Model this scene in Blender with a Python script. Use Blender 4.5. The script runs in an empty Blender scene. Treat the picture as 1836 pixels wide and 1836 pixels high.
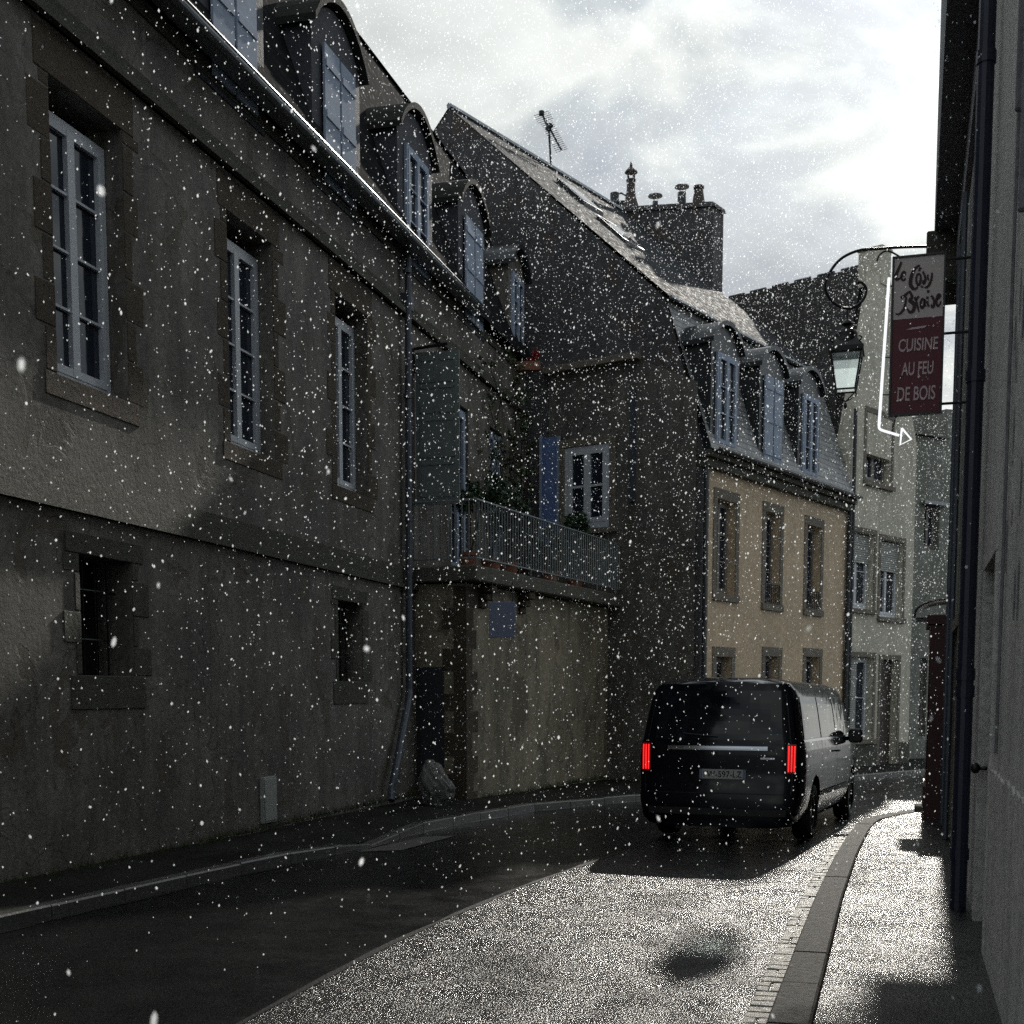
import bpy, bmesh, math, random
import numpy as np
from mathutils import Vector, Matrix
random.seed(7)
R = math.radians
sc = bpy.context.scene
COL = sc.collection

# ---------------------------------------------------------------- camera
FPX = 2300.0; CX = 918.0; CY = 1463.0; PITCH = R(5.46); CAMH = 1.75
cam_d = bpy.data.cameras.new('camera'); cam = bpy.data.objects.new('camera', cam_d); COL.objects.link(cam)
cam.location = (0, 0, CAMH); cam.rotation_euler = (R(90) - PITCH, 0, 0)
cam_d.sensor_width = 36; cam_d.sensor_fit = 'HORIZONTAL'
cam_d.lens = 36 * FPX / 1836; cam_d.shift_y = (CY - 918) / 1836
cam_d.dof.use_dof = True; cam_d.dof.focus_distance = 14; cam_d.dof.aperture_fstop = 5.6
cam_d.clip_start = 0.05; cam_d.clip_end = 2000
sc.camera = cam

# ---------------------------------------------------------------- world, sun, exposure
SUN_AZ, SUN_EL = R(18.3), R(29.5)
SUND = Vector((math.sin(SUN_AZ) * math.cos(SUN_EL), math.cos(SUN_AZ) * math.cos(SUN_EL), math.sin(SUN_EL)))
world = bpy.data.worlds.new("World"); sc.world = world; world.use_nodes = True
nt = world.node_tree; nt.nodes.clear()
def N(t, ty, **kw):
    n = t.nodes.new(ty)
    for k, v in kw.items(): setattr(n, k, v)
    return n
def ramp(t, pts, interp='LINEAR'):
    n = t.nodes.new('ShaderNodeValToRGB'); cr = n.color_ramp; cr.interpolation = interp
    while len(cr.elements) < len(pts): cr.elements.new(0.5)
    for e, (p, c) in zip(cr.elements, pts):
        e.position = p; e.color = (c, c, c, 1) if not hasattr(c, '__len__') else (*c[:3], 1)
    return n
sky = N(nt, 'ShaderNodeTexSky', sky_type='NISHITA', sun_disc=False, sun_elevation=SUN_EL, sun_rotation=SUN_AZ,
        air_density=1.2, dust_density=1.5, ozone_density=1.0)
tc = N(nt, 'ShaderNodeTexCoord')
mp = N(nt, 'ShaderNodeMapping'); mp.inputs['Scale'].default_value = (1, 1, 2.0); mp.inputs['Rotation'].default_value = (0, 0.5, 0.3); mp.inputs['Location'].default_value = (0.35, 0.2, 0.15)
nt.links.new(tc.outputs['Generated'], mp.inputs['Vector'])
n1 = N(nt, 'ShaderNodeTexNoise'); n1.inputs['Scale'].default_value = 5.0; n1.inputs['Detail'].default_value = 9; n1.inputs['Roughness'].default_value = .52; n1.inputs['Distortion'].default_value = .55
nt.links.new(mp.outputs[0], n1.inputs['Vector'])
n2 = N(nt, 'ShaderNodeTexNoise'); n2.inputs['Scale'].default_value = 9; n2.inputs['Detail'].default_value = 8; n2.inputs['Roughness'].default_value = .55
nt.links.new(mp.outputs[0], n2.inputs['Vector'])
# cloud brightness: grey veil with brighter heaps
cr1 = ramp(nt, [(0.40, (5.6, 6.2, 7.0)), (0.485, (6.9, 7.6, 8.0)), (0.53, (8.9, 9.6, 9.6)), (0.60, (11.2, 11.7, 11.4))])
nt.links.new(n1.outputs['Fac'], cr1.inputs['Fac'])
cr2 = ramp(nt, [(0.3, .80), (0.7, 1.12)])
nt.links.new(n2.outputs['Fac'], cr2.inputs['Fac'])
mul = N(nt, 'ShaderNodeMix', data_type='RGBA', blend_type='MULTIPLY'); mul.inputs[0].default_value = 1
nt.links.new(cr1.outputs[0], mul.inputs[6]); nt.links.new(cr2.outputs[0], mul.inputs[7])
# clouds glow towards the sun
dot = N(nt, 'ShaderNodeVectorMath', operation='DOT_PRODUCT'); dot.inputs[1].default_value = SUND
nt.links.new(tc.outputs['Generated'], dot.inputs[0])
gl = ramp(nt, [(0.0, .60), (0.80, .76), (0.93, .78), (0.975, .88), (1.0, 1.4)])
nt.links.new(dot.outputs['Value'], gl.inputs['Fac'])
mul2 = N(nt, 'ShaderNodeMix', data_type='RGBA', blend_type='MULTIPLY'); mul2.inputs[0].default_value = 1
nt.links.new(mul.outputs[2], mul2.inputs[6]); nt.links.new(gl.outputs[0], mul2.inputs[7])
mixs = N(nt, 'ShaderNodeMix', data_type='RGBA'); mixs.inputs[0].default_value = .94
nt.links.new(sky.outputs[0], mixs.inputs[6]); nt.links.new(mul2.outputs[2], mixs.inputs[7])
bg = N(nt, 'ShaderNodeBackground'); bg.inputs['Strength'].default_value = .085
wo = N(nt, 'ShaderNodeOutputWorld')
nt.links.new(mixs.outputs[2], bg.inputs['Color']); nt.links.new(bg.outputs[0], wo.inputs['Surface'])

sl = bpy.data.lights.new('sun', 'SUN'); sun = bpy.data.objects.new('sun', sl); COL.objects.link(sun)
sl.energy = 3.4; sl.angle = R(1.0); sl.color = (1.0, .95, .86)
sun.rotation_euler = SUND.to_track_quat('Z', 'Y').to_euler(); sun.location = (10, 30, 25)
sc.view_settings.view_transform = 'Standard'; sc.view_settings.look = 'None'; sc.view_settings.gamma = 1; sc.view_settings.exposure = 0.15
sc.cycles.max_bounces = 8; sc.cycles.transparent_max_bounces = 24; sc.cycles.use_denoising = False
sc.cycles.sample_clamp_indirect = 4.0; sc.cycles.caustics_reflective = False; sc.cycles.caustics_refractive = False

# ---------------------------------------------------------------- surveying helpers (photo pixel -> world point)
def ray(px, py):
    u = (px - CX) / FPX; v = -(py - CY) / FPX
    c, s = math.cos(PITCH), math.sin(PITCH)
    return Vector((u, c + v * s, -s + v * c))
def gz(y):                       # the street falls gently away from the camera
    return -0.012 * (min(max(y, 5), 60) - 5)
def G(px, py, h=0.0):            # point on the ground (+h)
    d = ray(px, py); z = gz(20) + h
    for _ in range(30):
        t = (z - CAMH) / d.z; z = gz(d.y * t) + h
    return Vector((d.x * t, d.y * t, z))
class Fr:                        # a facade: s along it, d out towards the street, z up
    def __init__(f, o, a, side):
        f.o = Vector((o[0], o[1])); f.a = a; f.side = side
        f.t = Vector((math.sin(a), math.cos(a))); f.n = side * Vector((math.cos(a), -math.sin(a)))
    def w(f, s, d, z):
        p = f.o + f.t * s + f.n * d
        return Vector((p.x, p.y, z))
    def at(f, px, py, d=0.0):    # where the sight line meets the plane d -> (s, z)
        r = ray(px, py); r2 = Vector((r.x, r.y))
        t = (f.o + f.n * d).dot(f.n) / r2.dot(f.n)
        p = r2 * t - f.o
        return p.dot(f.t), CAMH + r.z * t
    def s(f, px, d=0.0, py=1243): return f.at(px, py, d)[0]
    def z(f, px, py, d=0.0): return f.at(px, py, d)[1]

# ---------------------------------------------------------------- object helpers
def prop(o, label=None, cat=None, group=None, kind=None):
    for k, v in (('label', label), ('category', cat), ('group', group), ('kind', kind)):
        if v: o[k] = v
    return o
def thing(name, loc, label, cat, group=None):
    o = bpy.data.objects.new(name, None); COL.objects.link(o)
    o.location = loc; o.empty_display_size = .3
    return prop(o, label, cat, group)
def wloc(o):
    p = Vector((0, 0, 0))
    while o: p += o.location; o = o.parent
    return p
class MB:
    def __init__(m): m.v = []; m.f = []; m.uv = {}; m.mi = []
    def add(m, vs, fs, mi=0):
        b = len(m.v); m.v += [Vector(v) for v in vs]
        for f in fs: m.f.append([b + i for i in f]); m.mi.append(mi)
        return m
    def quad(m, a, b, c, d, uv=None, mi=0):
        k = len(m.f); m.add([a, b, c, d], [(0, 1, 2, 3)], mi)
        if uv: m.uv[k] = uv
        return m
    def hexa(m, p, mi=0):        # 8 points: bottom ring 0-3, top ring 4-7
        return m.add(p, [(3, 2, 1, 0), (4, 5, 6, 7), (0, 1, 5, 4), (1, 2, 6, 5), (2, 3, 7, 6), (3, 0, 4, 7)], mi)
    def fbox(m, F, s0, s1, d0, d1, z0, z1, mi=0):
        return m.hexa([F.w(s0, d0, z0), F.w(s1, d0, z0), F.w(s1, d1, z0), F.w(s0, d1, z0),
                       F.w(s0, d0, z1), F.w(s1, d0, z1), F.w(s1, d1, z1), F.w(s0, d1, z1)], mi)
    def prism(m, ring, off):     # ring of points extruded by vector off
        n = len(ring); off = Vector(off)
        fs = [tuple(range(n))[::-1], tuple(range(n, 2 * n))] + [(i, (i + 1) % n, n + (i + 1) % n, n + i) for i in range(n)]
        return m.add(list(ring) + [Vector(p) + off for p in ring], fs)
    def tube(m, pts, r, n=8, cap=True):
        pts = [Vector(p) for p in pts]; rs = r if hasattr(r, '__len__') else [r] * len(pts)
        rings = []; up = None
        for i, p in enumerate(pts):
            t = (pts[min(i + 1, len(pts) - 1)] - pts[max(i - 1, 0)]).normalized()
            if up is None: up = t.orthogonal().normalized()
            x = (up - t * up.dot(t)); x = x.normalized() if x.length > 1e-6 else t.orthogonal().normalized()
            up = x; y = t.cross(x)
            rings.append([p + (x * math.cos(a) + y * math.sin(a)) * rs[i] for a in [2 * math.pi * k / n for k in range(n)]])
        fs = []
        for i in range(len(pts) - 1):
            for k in range(n): fs.append((i * n + k, i * n + (k + 1) % n, (i + 1) * n + (k + 1) % n, (i + 1) * n + k))
        if cap: fs += [tuple(range(n))[::-1], tuple((len(pts) - 1) * n + k for k in range(n))]
        return m.add([q for rg in rings for q in rg], fs)
    def lathe(m, c, prof, n=16, axis='Z'):   # prof: (r, z)
        c = Vector(c); vs = []; fs = []
        for r, z in prof:
            for k in range(n):
                a = 2 * math.pi * k / n; vs.append(c + Vector((r * math.cos(a), r * math.sin(a), z)))
        for i in range(len(prof) - 1):
            for k in range(n): fs.append((i * n + k, i * n + (k + 1) % n, (i + 1) * n + (k + 1) % n, (i + 1) * n + k))
        fs += [tuple(range(n))[::-1], tuple((len(prof) - 1) * n + k for k in range(n))]
        return m.add(vs, fs)
    def build(m, name, mat, parent=None, smooth=False, bevel=0, recalc=True, **kw):
        me = bpy.data.meshes.new(name)
        org = wloc(parent) if parent else Vector((0, 0, 0))
        me.from_pydata([tuple(v - org) for v in m.v], [], m.f)
        mats = mat if isinstance(mat, (list, tuple)) else [mat]
        for x in mats: me.materials.append(x)
        if len(mats) > 1: me.polygons.foreach_set('material_index', m.mi)
        if m.uv:
            ul = me.uv_layers.new(name='UVMap')
            for fi, uvs in m.uv.items():
                for li, uvc in zip(me.polygons[fi].loop_indices, uvs): ul.data[li].uv = uvc
        if recalc or bevel:
            bm = bmesh.new(); bm.from_mesh(me)
            if recalc: bmesh.ops.recalc_face_normals(bm, faces=bm.faces)
            if bevel: bmesh.ops.bevel(bm, geom=list(bm.edges), offset=bevel, segments=1, affect='EDGES', profile=.5)
            bm.to_mesh(me); bm.free()
        if smooth: me.polygons.foreach_set('use_smooth', [True] * len(me.polygons))
        o = bpy.data.objects.new(name, me); COL.objects.link(o)
        if parent: o.parent = parent
        prop(o, **kw)
        return o

# ---------------------------------------------------------------- materials
def base_mat(name, rough=.6, metal=0, spec=.5):
    m = bpy.data.materials.new(name); m.use_nodes = True; t = m.node_tree
    b = t.nodes['Principled BSDF']; b.inputs['Roughness'].default_value = rough; b.inputs['Metallic'].default_value = metal
    b.inputs['Specular IOR Level'].default_value = spec
    return m, t, b
def pos(t, scale=(1, 1, 1)):
    g = N(t, 'ShaderNodeNewGeometry'); mp = N(t, 'ShaderNodeMapping'); mp.inputs['Scale'].default_value = scale
    t.links.new(g.outputs['Position'], mp.inputs['Vector']); return mp.outputs[0]
def noise(t, vec, scale, detail=5, rough=.6, dist=0):
    n = N(t, 'ShaderNodeTexNoise'); n.inputs['Scale'].default_value = scale; n.inputs['Detail'].default_value = detail
    n.inputs['Roughness'].default_value = rough; n.inputs['Distortion'].default_value = dist
    if vec: t.links.new(vec, n.inputs['Vector'])
    return n.outputs['Fac']
def mixc(t, fac, a, b, blend='MIX'):
    n = N(t, 'ShaderNodeMix', data_type='RGBA', blend_type=blend)
    for i, x in ((0, fac), (6, a), (7, b)):
        if hasattr(x, 'links') or isinstance(x, bpy.types.NodeSocket): t.links.new(x, n.inputs[i])
        elif i == 0: n.inputs[0].default_value = x
        else: n.inputs[i].default_value = (*x, 1)
    return n.outputs[2]
def bump(t, b, h, strength=.3, dist=.02):
    n = N(t, 'ShaderNodeBump'); n.inputs['Strength'].default_value = strength; n.inputs['Distance'].default_value = dist
    t.links.new(h, n.inputs['Height']); t.links.new(n.outputs[0], b.inputs['Normal']); return n
def simple(name, c, rough=.5, metal=0, var=.15, spec=.5, bs=0, bscale=40):
    m, t, b = base_mat(name, rough, metal, spec)
    f = ramp(t, [(.3, 0), (.7, 1)]); t.links.new(noise(t, pos(t), 6, 6), f.inputs['Fac'])
    col = mixc(t, f.outputs[0], tuple(x * (1 - var) for x in c), tuple(min(1, x * (1 + var)) for x in c))
    t.links.new(col, b.inputs['Base Color'])
    if bs: bump(t, b, noise(t, pos(t), bscale, 5), bs, .01)
    return m
def render_mat(name, c1, c2, cstain, stain=.5, rough=.75, bstr=.35, patch=None):
    m, t, b = base_mat(name, rough)
    r1 = ramp(t, [(.35, 0), (.65, 1)]); t.links.new(noise(t, pos(t), .9, 8, .6, .4), r1.inputs['Fac'])
    c = mixc(t, r1.outputs[0], c1, c2)
    r2 = ramp(t, [(.42, 0), (.68, 1)]); t.links.new(noise(t, pos(t, (1, 1, .22)), 2.3, 7, .65, .5), r2.inputs['Fac'])   # run-off streaks
    s = N(t, 'ShaderNodeMath', operation='MULTIPLY'); s.inputs[1].default_value = stain; t.links.new(r2.outputs[0], s.inputs[0])
    c = mixc(t, s.outputs[0], c, cstain)
    r3 = ramp(t, [(.3, .60), (.7, 1.30)]); t.links.new(noise(t, pos(t), 14, 8, .7), r3.inputs['Fac'])
    c = mixc(t, 1.0, c, r3.outputs[0], 'MULTIPLY')
    # thin light lime runs
    r4 = ramp(t, [(.62, 0), (.74, .35)]); t.links.new(noise(t, pos(t, (1, 1, .08)), 6, 5, .6, .3), r4.inputs['Fac'])
    c = mixc(t, r4.outputs[0], c, tuple(min(1, x * 1.5) for x in c1))
    h = noise(t, pos(t), 22, 9, .7)
    if patch:                                          # places where the coat has fallen off the masonry
        pn = noise(t, pos(t, (1, 1, .8)), 1.3, 7, .62, .8); r5 = ramp(t, [(.575, 0), (.59, 1)]); t.links.new(pn, r5.inputs['Fac'])
        pc = ramp(t, [(.3, patch[0]), (.7, patch[1])]); t.links.new(noise(t, pos(t), 8, 6, .7), pc.inputs['Fac'])
        f5 = N(t, 'ShaderNodeMath', operation='MULTIPLY'); f5.inputs[1].default_value = .75; t.links.new(r5.outputs[0], f5.inputs[0])
        c = mixc(t, f5.outputs[0], c, pc.outputs[0])
        hs_ = N(t, 'ShaderNodeMath', operation='MULTIPLY_ADD'); hs_.inputs[1].default_value = -.8; t.links.new(r5.outputs[0], hs_.inputs[0]); t.links.new(h, hs_.inputs[2]); h = hs_.outputs[0]
        # hairline cracks
        vo = N(t, 'ShaderNodeTexVoronoi', feature='DISTANCE_TO_EDGE'); vo.inputs['Scale'].default_value = .55; vo.inputs['Randomness'].default_value = 1
        ds_ = N(t, 'ShaderNodeTexNoise'); ds_.inputs['Scale'].default_value = 1.5; ds_.inputs['Detail'].default_value = 6; t.links.new(pos(t), ds_.inputs['Vector'])
        av = N(t, 'ShaderNodeVectorMath', operation='ADD'); t.links.new(pos(t), av.inputs[0]); t.links.new(ds_.outputs['Color'], av.inputs[1]); t.links.new(av.outputs[0], vo.inputs['Vector'])
        r6 = ramp(t, [(.0, .35), (.006, 1)]); t.links.new(vo.outputs['Distance'], r6.inputs['Fac']); c = mixc(t, 1.0, c, r6.outputs[0], 'MULTIPLY')
    t.links.new(c, b.inputs['Base Color'])
    bump(t, b, h, bstr, .03)
    return m
M = {}
M['render_a'] = render_mat('brown lime render', (.265, .242, .212), (.150, .140, .126), (.070, .068, .058), .70, patch=((.085, .072, .055), (.14, .115, .085)))
M['render_t'] = render_mat('ochre garden render', (.38, .33, .235), (.26, .23, .165), (.11, .10, .07), .75, patch=((.10, .085, .06), (.16, .13, .09)))
M['render_c'] = render_mat('tan render', (.74, .58, .40), (.63, .50, .35), (.42, .34, .25), .35, bstr=.2)
M['render_d'] = render_mat('pale render', (.74, .70, .58), (.62, .60, .50), (.34, .33, .26), .5, bstr=.25)
M['render_g'] = render_mat('brown grey gable render', (.20, .185, .165), (.13, .125, .115), (.065, .062, .055), .7, patch=((.08, .07, .055), (.13, .11, .085)))
M['render_f'] = render_mat('grey green render', (.30, .31, .28), (.22, .235, .21), (.12, .13, .10), .5)
M['render_r'] = render_mat('grey render wall', (.72, .70, .67), (.60, .585, .56), (.38, .38, .345), .5, bstr=.6)
M['render_r2'] = render_mat('dark grey render', (.27, .27, .29), (.21, .21, .235), (.13, .13, .15), .5)
M['gable'] = render_mat('dark rubble gable', (.135, .128, .135), (.085, .083, .092), (.05, .047, .05), .65, bstr=.8, patch=((.075, .06, .05), (.12, .09, .07)))
def stone_mat(name, c1, c2, rough=.8):
    m, t, b = base_mat(name, rough)
    r1 = ramp(t, [(.3, 0), (.7, 1)]); t.links.new(noise(t, pos(t), 2.6, 8, .65, .6), r1.inputs['Fac'])
    c = mixc(t, r1.outputs[0], c1, c2)
    r2 = ramp(t, [(.3, .6), (.7, 1.25)]); t.links.new(noise(t, pos(t), 26, 9, .75), r2.inputs['Fac'])
    t.links.new(mixc(t, 1.0, c, r2.outputs[0], 'MULTIPLY'), b.inputs['Base Color'])
    bump(t, b, noise(t, pos(t), 16, 10, .72, .8), .8, .04)
    return m
M['stone'] = stone_mat('weathered granite', (.125, .092, .060), (.075, .058, .042))
M['stone_dark'] = stone_mat('mossy granite', (.12, .115, .09), (.075, .08, .062))
M['stone_c'] = stone_mat('grey brown surround', (.25, .22, .18), (.20, .18, .15))
M['moss_roof'] = stone_mat('mossy old roof covering', (.030, .032, .027), (.018, .02, .017), .95)
M['rock'] = stone_mat('wet boulder', (.25, .25, .24), (.14, .14, .13), .35)
def slate_mat(name, c1, c2, rough=.32, sc_=1.0, bs=.5, spec=.3):
    m, t, b = base_mat(name, rough, 0, spec)
    uv = N(t, 'ShaderNodeUVMap'); br = N(t, 'ShaderNodeTexBrick'); br.offset = .5
    br.inputs['Scale'].default_value = sc_; br.inputs['Brick Width'].default_value = .26; br.inputs['Row Height'].default_value = .14
    br.inputs['Mortar Size'].default_value = .008; br.inputs['Color1'].default_value = (*c1, 1); br.inputs['Color2'].default_value = (*c2, 1)
    br.inputs['Mortar'].default_value = (.012, .012, .014, 1); br.inputs['Bias'].default_value = 0
    t.links.new(uv.outputs[0], br.inputs['Vector'])
    r = ramp(t, [(.3, .7), (.7, 1.2)]); t.links.new(noise(t, pos(t), 5, 8, .7), r.inputs['Fac'])
    t.links.new(mixc(t, 1.0, br.outputs['Color'], r.outputs[0], 'MULTIPLY'), b.inputs['Base Color'])
    rr = ramp(t, [(.3, rough * .7), (.7, rough * 1.5)]); t.links.new(noise(t, pos(t), 9, 6), rr.inputs['Fac']); t.links.new(rr.outputs[0], b.inputs['Roughness'])
    inv = N(t, 'ShaderNodeMath', operation='SUBTRACT'); inv.inputs[0].default_value = 1; t.links.new(br.outputs['Fac'], inv.inputs[1])
    n_ = noise(t, pos(t), 30, 6, .7); ad = N(t, 'ShaderNodeMath', operation='MULTIPLY_ADD'); ad.inputs[1].default_value = .35
    t.links.new(n_, ad.inputs[0]); t.links.new(inv.outputs[0], ad.inputs[2]); bump(t, b, ad.outputs[0], bs, .012)
    return m
M['slate'] = slate_mat('wet slate', (.075, .078, .085), (.05, .052, .06), .8, 1.0, .6, .04)
M['slate_a'] = slate_mat('old dull slate', (.030, .030, .031), (.018, .018, .02), 1.0, 1.0, .5, .02)
M['cheek'] = render_mat('dark slate hung dormer', (.075, .078, .095), (.05, .052, .065), (.03, .03, .036), .4)
M['slate_far'] = slate_mat('dark matt slate', (.055, .05, .048), (.04, .038, .038), .6)
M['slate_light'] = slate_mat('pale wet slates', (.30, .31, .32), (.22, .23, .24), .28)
M['zinc'] = simple('zinc', (.28, .30, .32), .35, .8)
M['zinc_dark'] = simple('old dark zinc', (.045, .05, .055), .35, .3)
M['iron'] = simple('black iron', (.02, .02, .022), .4, .4)
M['white'] = simple('white paint', (.62, .66, .72), .4, 0, .06)
M['bluewhite'] = simple('pale blue grey shutter paint', (.38, .45, .57), .85, 0, .1, .15)
M['blue'] = simple('blue shutter paint', (.16, .25, .52), .5, 0, .15)
M['greengrey'] = simple('grey green panel paint', (.17, .20, .20), .5, 0, .12)
M['brownwood'] = simple('dark brown wood', (.05, .035, .03), .5, 0, .2)
M['void'] = simple('unlit interior', (.008, .008, .009), .9)
M['winframe_dark'] = simple('grey window joinery', (.20, .19, .18), .5)
M['darkred'] = simple('dark red shopfront paint', (.06, .012, .014), .45, 0, .15)
M['teal'] = simple('dark teal door paint', (.02, .042, .052), .3, 0, .12)
M['navy'] = simple('navy cast iron pipe', (.018, .022, .045), .4, .1, .15, bs=.2)
M['pipe'] = simple('bluish lead grey pipe', (.085, .10, .125), .4, .2, .15, bs=.2)
M['rail'] = simple('worn pale grey railing paint', (.24, .27, .28), .45, .2, .2)
M['box_grey'] = simple('pale grey plastic', (.38, .40, .38), .45, 0, .06)
M['plaque'] = simple('pale blue panel', (.20, .24, .36), .4, 0, .05)
M['redflower'] = simple('red geranium petals', (.35, .02, .02), .6)
M['terracotta'] = simple('terracotta', (.30, .13, .08), .8)
M['soil'] = simple('trunk bark', (.06, .045, .035), .9)
M['stoneslab'] = stone_mat('balcony slab stone', (.17, .16, .13), (.11, .11, .09))
def glass_mat(name, c, rough=.04):
    m, t, b = base_mat(name, rough, 0, .45); b.inputs['Base Color'].default_value = (*c, 1)
    r = ramp(t, [(.3, rough), (.7, rough + .05)]); t.links.new(noise(t, pos(t), 3, 3), r.inputs['Fac']); t.links.new(r.outputs[0], b.inputs['Roughness'])
    bump(t, b, noise(t, pos(t), 1.6, 2), .06, .05)
    return m
M['glass'] = glass_mat('dark window glass', (.02, .028, .045))
M['carglass'] = glass_mat('tinted car glass', (.006, .008, .014), .02)
m, t, b = base_mat('black car paint', .3, 0, .3); b.inputs['Base Color'].default_value = (.004, .005, .010, 1)
b.inputs['Coat Weight'].default_value = .12; b.inputs['Coat Roughness'].default_value = .04
M['carpaint'] = m
rr = ramp(t, [(.35, .06), (.65, .16)]); t.links.new(noise(t, pos(t), 12, 6), rr.inputs['Fac']); t.links.new(rr.outputs[0], b.inputs['Roughness'])
M['chrome'] = simple('chrome', (.62, .64, .68), .12, 1.0, .02)
M['rubber'] = simple('tyre rubber', (.012, .012, .012), .6, 0, .2)
M['rim'] = simple('alloy wheel', (.30, .30, .31), .3, .9)
M['blackplastic'] = simple('black plastic trim', (.012, .012, .013), .5)
m, t, b = base_mat('red tail lamp lens', .15); b.inputs['Base Color'].default_value = (.30, .004, .006, 1); M['redlens'] = m
m, t, b = base_mat('lit tail lamp', .3); b.inputs['Base Color'].default_value = (.8, .01, .01, 1)
b.inputs['Emission Color'].default_value = (1, .02, .02, 1); b.inputs['Emission Strength'].default_value = 1.6; M['redlit'] = m
m, t, b = base_mat('emissive white tube', .3); b.inputs['Base Color'].default_value = (.9, .9, .92, 1)
b.inputs['Emission Color'].default_value = (.95, .97, 1, 1); b.inputs['Emission Strength'].default_value = .9; M['neon'] = m  # tube surface emits an even white
M['plate'] = simple('number plate', (.55, .55, .53), .4, 0, .03)
M['ink'] = simple('plate lettering', (.01, .01, .01), .5)
M['signcream'] = simple('cream sign face', (.78, .70, .68), .6, 0, .05)
M['signmaroon'] = simple('maroon sign face', (.16, .030, .045), .5, 0, .08)
M['signbrown'] = simple('dark brown sign paint', (.045, .014, .014), .5, 0, .05)
M['signpink'] = simple('pinkish grey sign lettering', (.80, .64, .67), .6, 0, .05)
# lantern glass: light passes through it
m = bpy.data.materials.new('frosted lantern glass'); m.use_nodes = True; t = m.node_tree; t.nodes.clear()
a_ = N(t, 'ShaderNodeBsdfTransparent'); a_.inputs[0].default_value = (.62, .66, .66, 1); b_ = N(t, 'ShaderNodeBsdfTranslucent'); b_.inputs[0].default_value = (.33, .37, .38, 1)
mx = N(t, 'ShaderNodeAddShader'); o_ = N(t, 'ShaderNodeOutputMaterial')
t.links.new(a_.outputs[0], mx.inputs[0]); t.links.new(b_.outputs[0], mx.inputs[1]); t.links.new(mx.outputs[0], o_.inputs[0]); M['lanternglass'] = m
# rain: water drops that let the sun through
m = bpy.data.materials.new('sunlit rain water'); m.use_nodes = True; t = m.node_tree; t.nodes.clear()
a_ = N(t, 'ShaderNodeBsdfTransparent'); a_.inputs[0].default_value = (.76, .76, .76, 1); b_ = N(t, 'ShaderNodeBsdfTranslucent'); b_.inputs[0].default_value = (.43, .445, .46, 1)
mx = N(t, 'ShaderNodeAddShader'); o_ = N(t, 'ShaderNodeOutputMaterial')
t.links.new(a_.outputs[0], mx.inputs[0]); t.links.new(b_.outputs[0], mx.inputs[1]); t.links.new(mx.outputs[0], o_.inputs[0]); M['rain'] = m
def leaf_mat(name, c):
    m, t, b = base_mat(name, .55)
    r = ramp(t, [(.3, .5), (.7, 1.5)]); t.links.new(noise(t, pos(t), 9, 4), r.inputs['Fac'])
    t.links.new(mixc(t, 1.0, c, r.outputs[0], 'MULTIPLY'), b.inputs['Base Color']); return m
M['leaf'] = leaf_mat('dark leaves', (.035, .07, .03)); M['leaf2'] = leaf_mat('olive leaves', (.06, .085, .035)); M['moss'] = leaf_mat('moss tuft', (.06, .075, .03))
# wet asphalt, old lane (right) and newer lane (left)
def asphalt(name, c1, c2, rlo, rhi, bs, bd, scale=60, amp=.25, spec=.5):
    m, t, b = base_mat(name, .4, 0, spec)
    r1 = ramp(t, [(.35, 0), (.65, 1)]); t.links.new(noise(t, pos(t), 1.1, 8, .6, .5), r1.inputs['Fac'])
    c = mixc(t, r1.outputs[0], c1, c2)
    vo = N(t, 'ShaderNodeTexVoronoi'); vo.inputs['Scale'].default_value = scale; t.links.new(pos(t), vo.inputs['Vector'])
    r2 = ramp(t, [(.0, 2.0), (.6, .3)]); t.links.new(vo.outputs['Distance'], r2.inputs['Fac'])
    t.links.new(mixc(t, 1.0, c, r2.outputs[0], 'MULTIPLY'), b.inputs['Base Color'])
    r3 = ramp(t, [(.3, rlo), (.7, rhi)]); t.links.new(noise(t, pos(t), 2.6, 9, .72, .4), r3.inputs['Fac']); t.links.new(r3.outputs[0], b.inputs['Roughness'])
    # polished and dull areas of the surface
    r4 = ramp(t, [(.36, spec * .22), (.50, spec * .62), (.64, spec)]); t.links.new(noise(t, pos(t, (1, .55, 1)), 1.25, 8, .68, .9), r4.inputs['Fac']); t.links.new(r4.outputs[0], b.inputs['Specular IOR Level'])
    n_ = noise(t, pos(t), scale * .5, 6, .75)
    ad = N(t, 'ShaderNodeMath', operation='MULTIPLY_ADD'); ad.inputs[1].default_value = -.9
    t.links.new(vo.outputs['Distance'], ad.inputs[0]); t.links.new(n_, ad.inputs[2]); bp = bump(t, b, ad.outputs[0], bs, bd)
    # every wet chipping is a little facet of its own tilt
    sb = N(t, 'ShaderNodeVectorMath', operation='SUBTRACT'); sb.inputs[1].default_value = (.5, .5, .5); t.links.new(vo.outputs['Color'], sb.inputs[0])
    sc1 = N(t, 'ShaderNodeVectorMath', operation='SCALE'); sc1.inputs['Scale'].default_value = amp; t.links.new(sb.outputs[0], sc1.inputs[0])
    ge = N(t, 'ShaderNodeNewGeometry'); a1 = N(t, 'ShaderNodeVectorMath', operation='ADD'); t.links.new(ge.outputs['Normal'], a1.inputs[0]); t.links.new(sc1.outputs[0], a1.inputs[1])
    no = N(t, 'ShaderNodeVectorMath', operation='NORMALIZE'); t.links.new(a1.outputs[0], no.inputs[0]); t.links.new(no.outputs[0], bp.inputs['Normal'])
    return m
M['asphalt_old'] = asphalt('coarse wet asphalt', (.040, .040, .040), (.028, .028, .029), .13, .30, .7, .010, 60, .31, .40)
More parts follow.
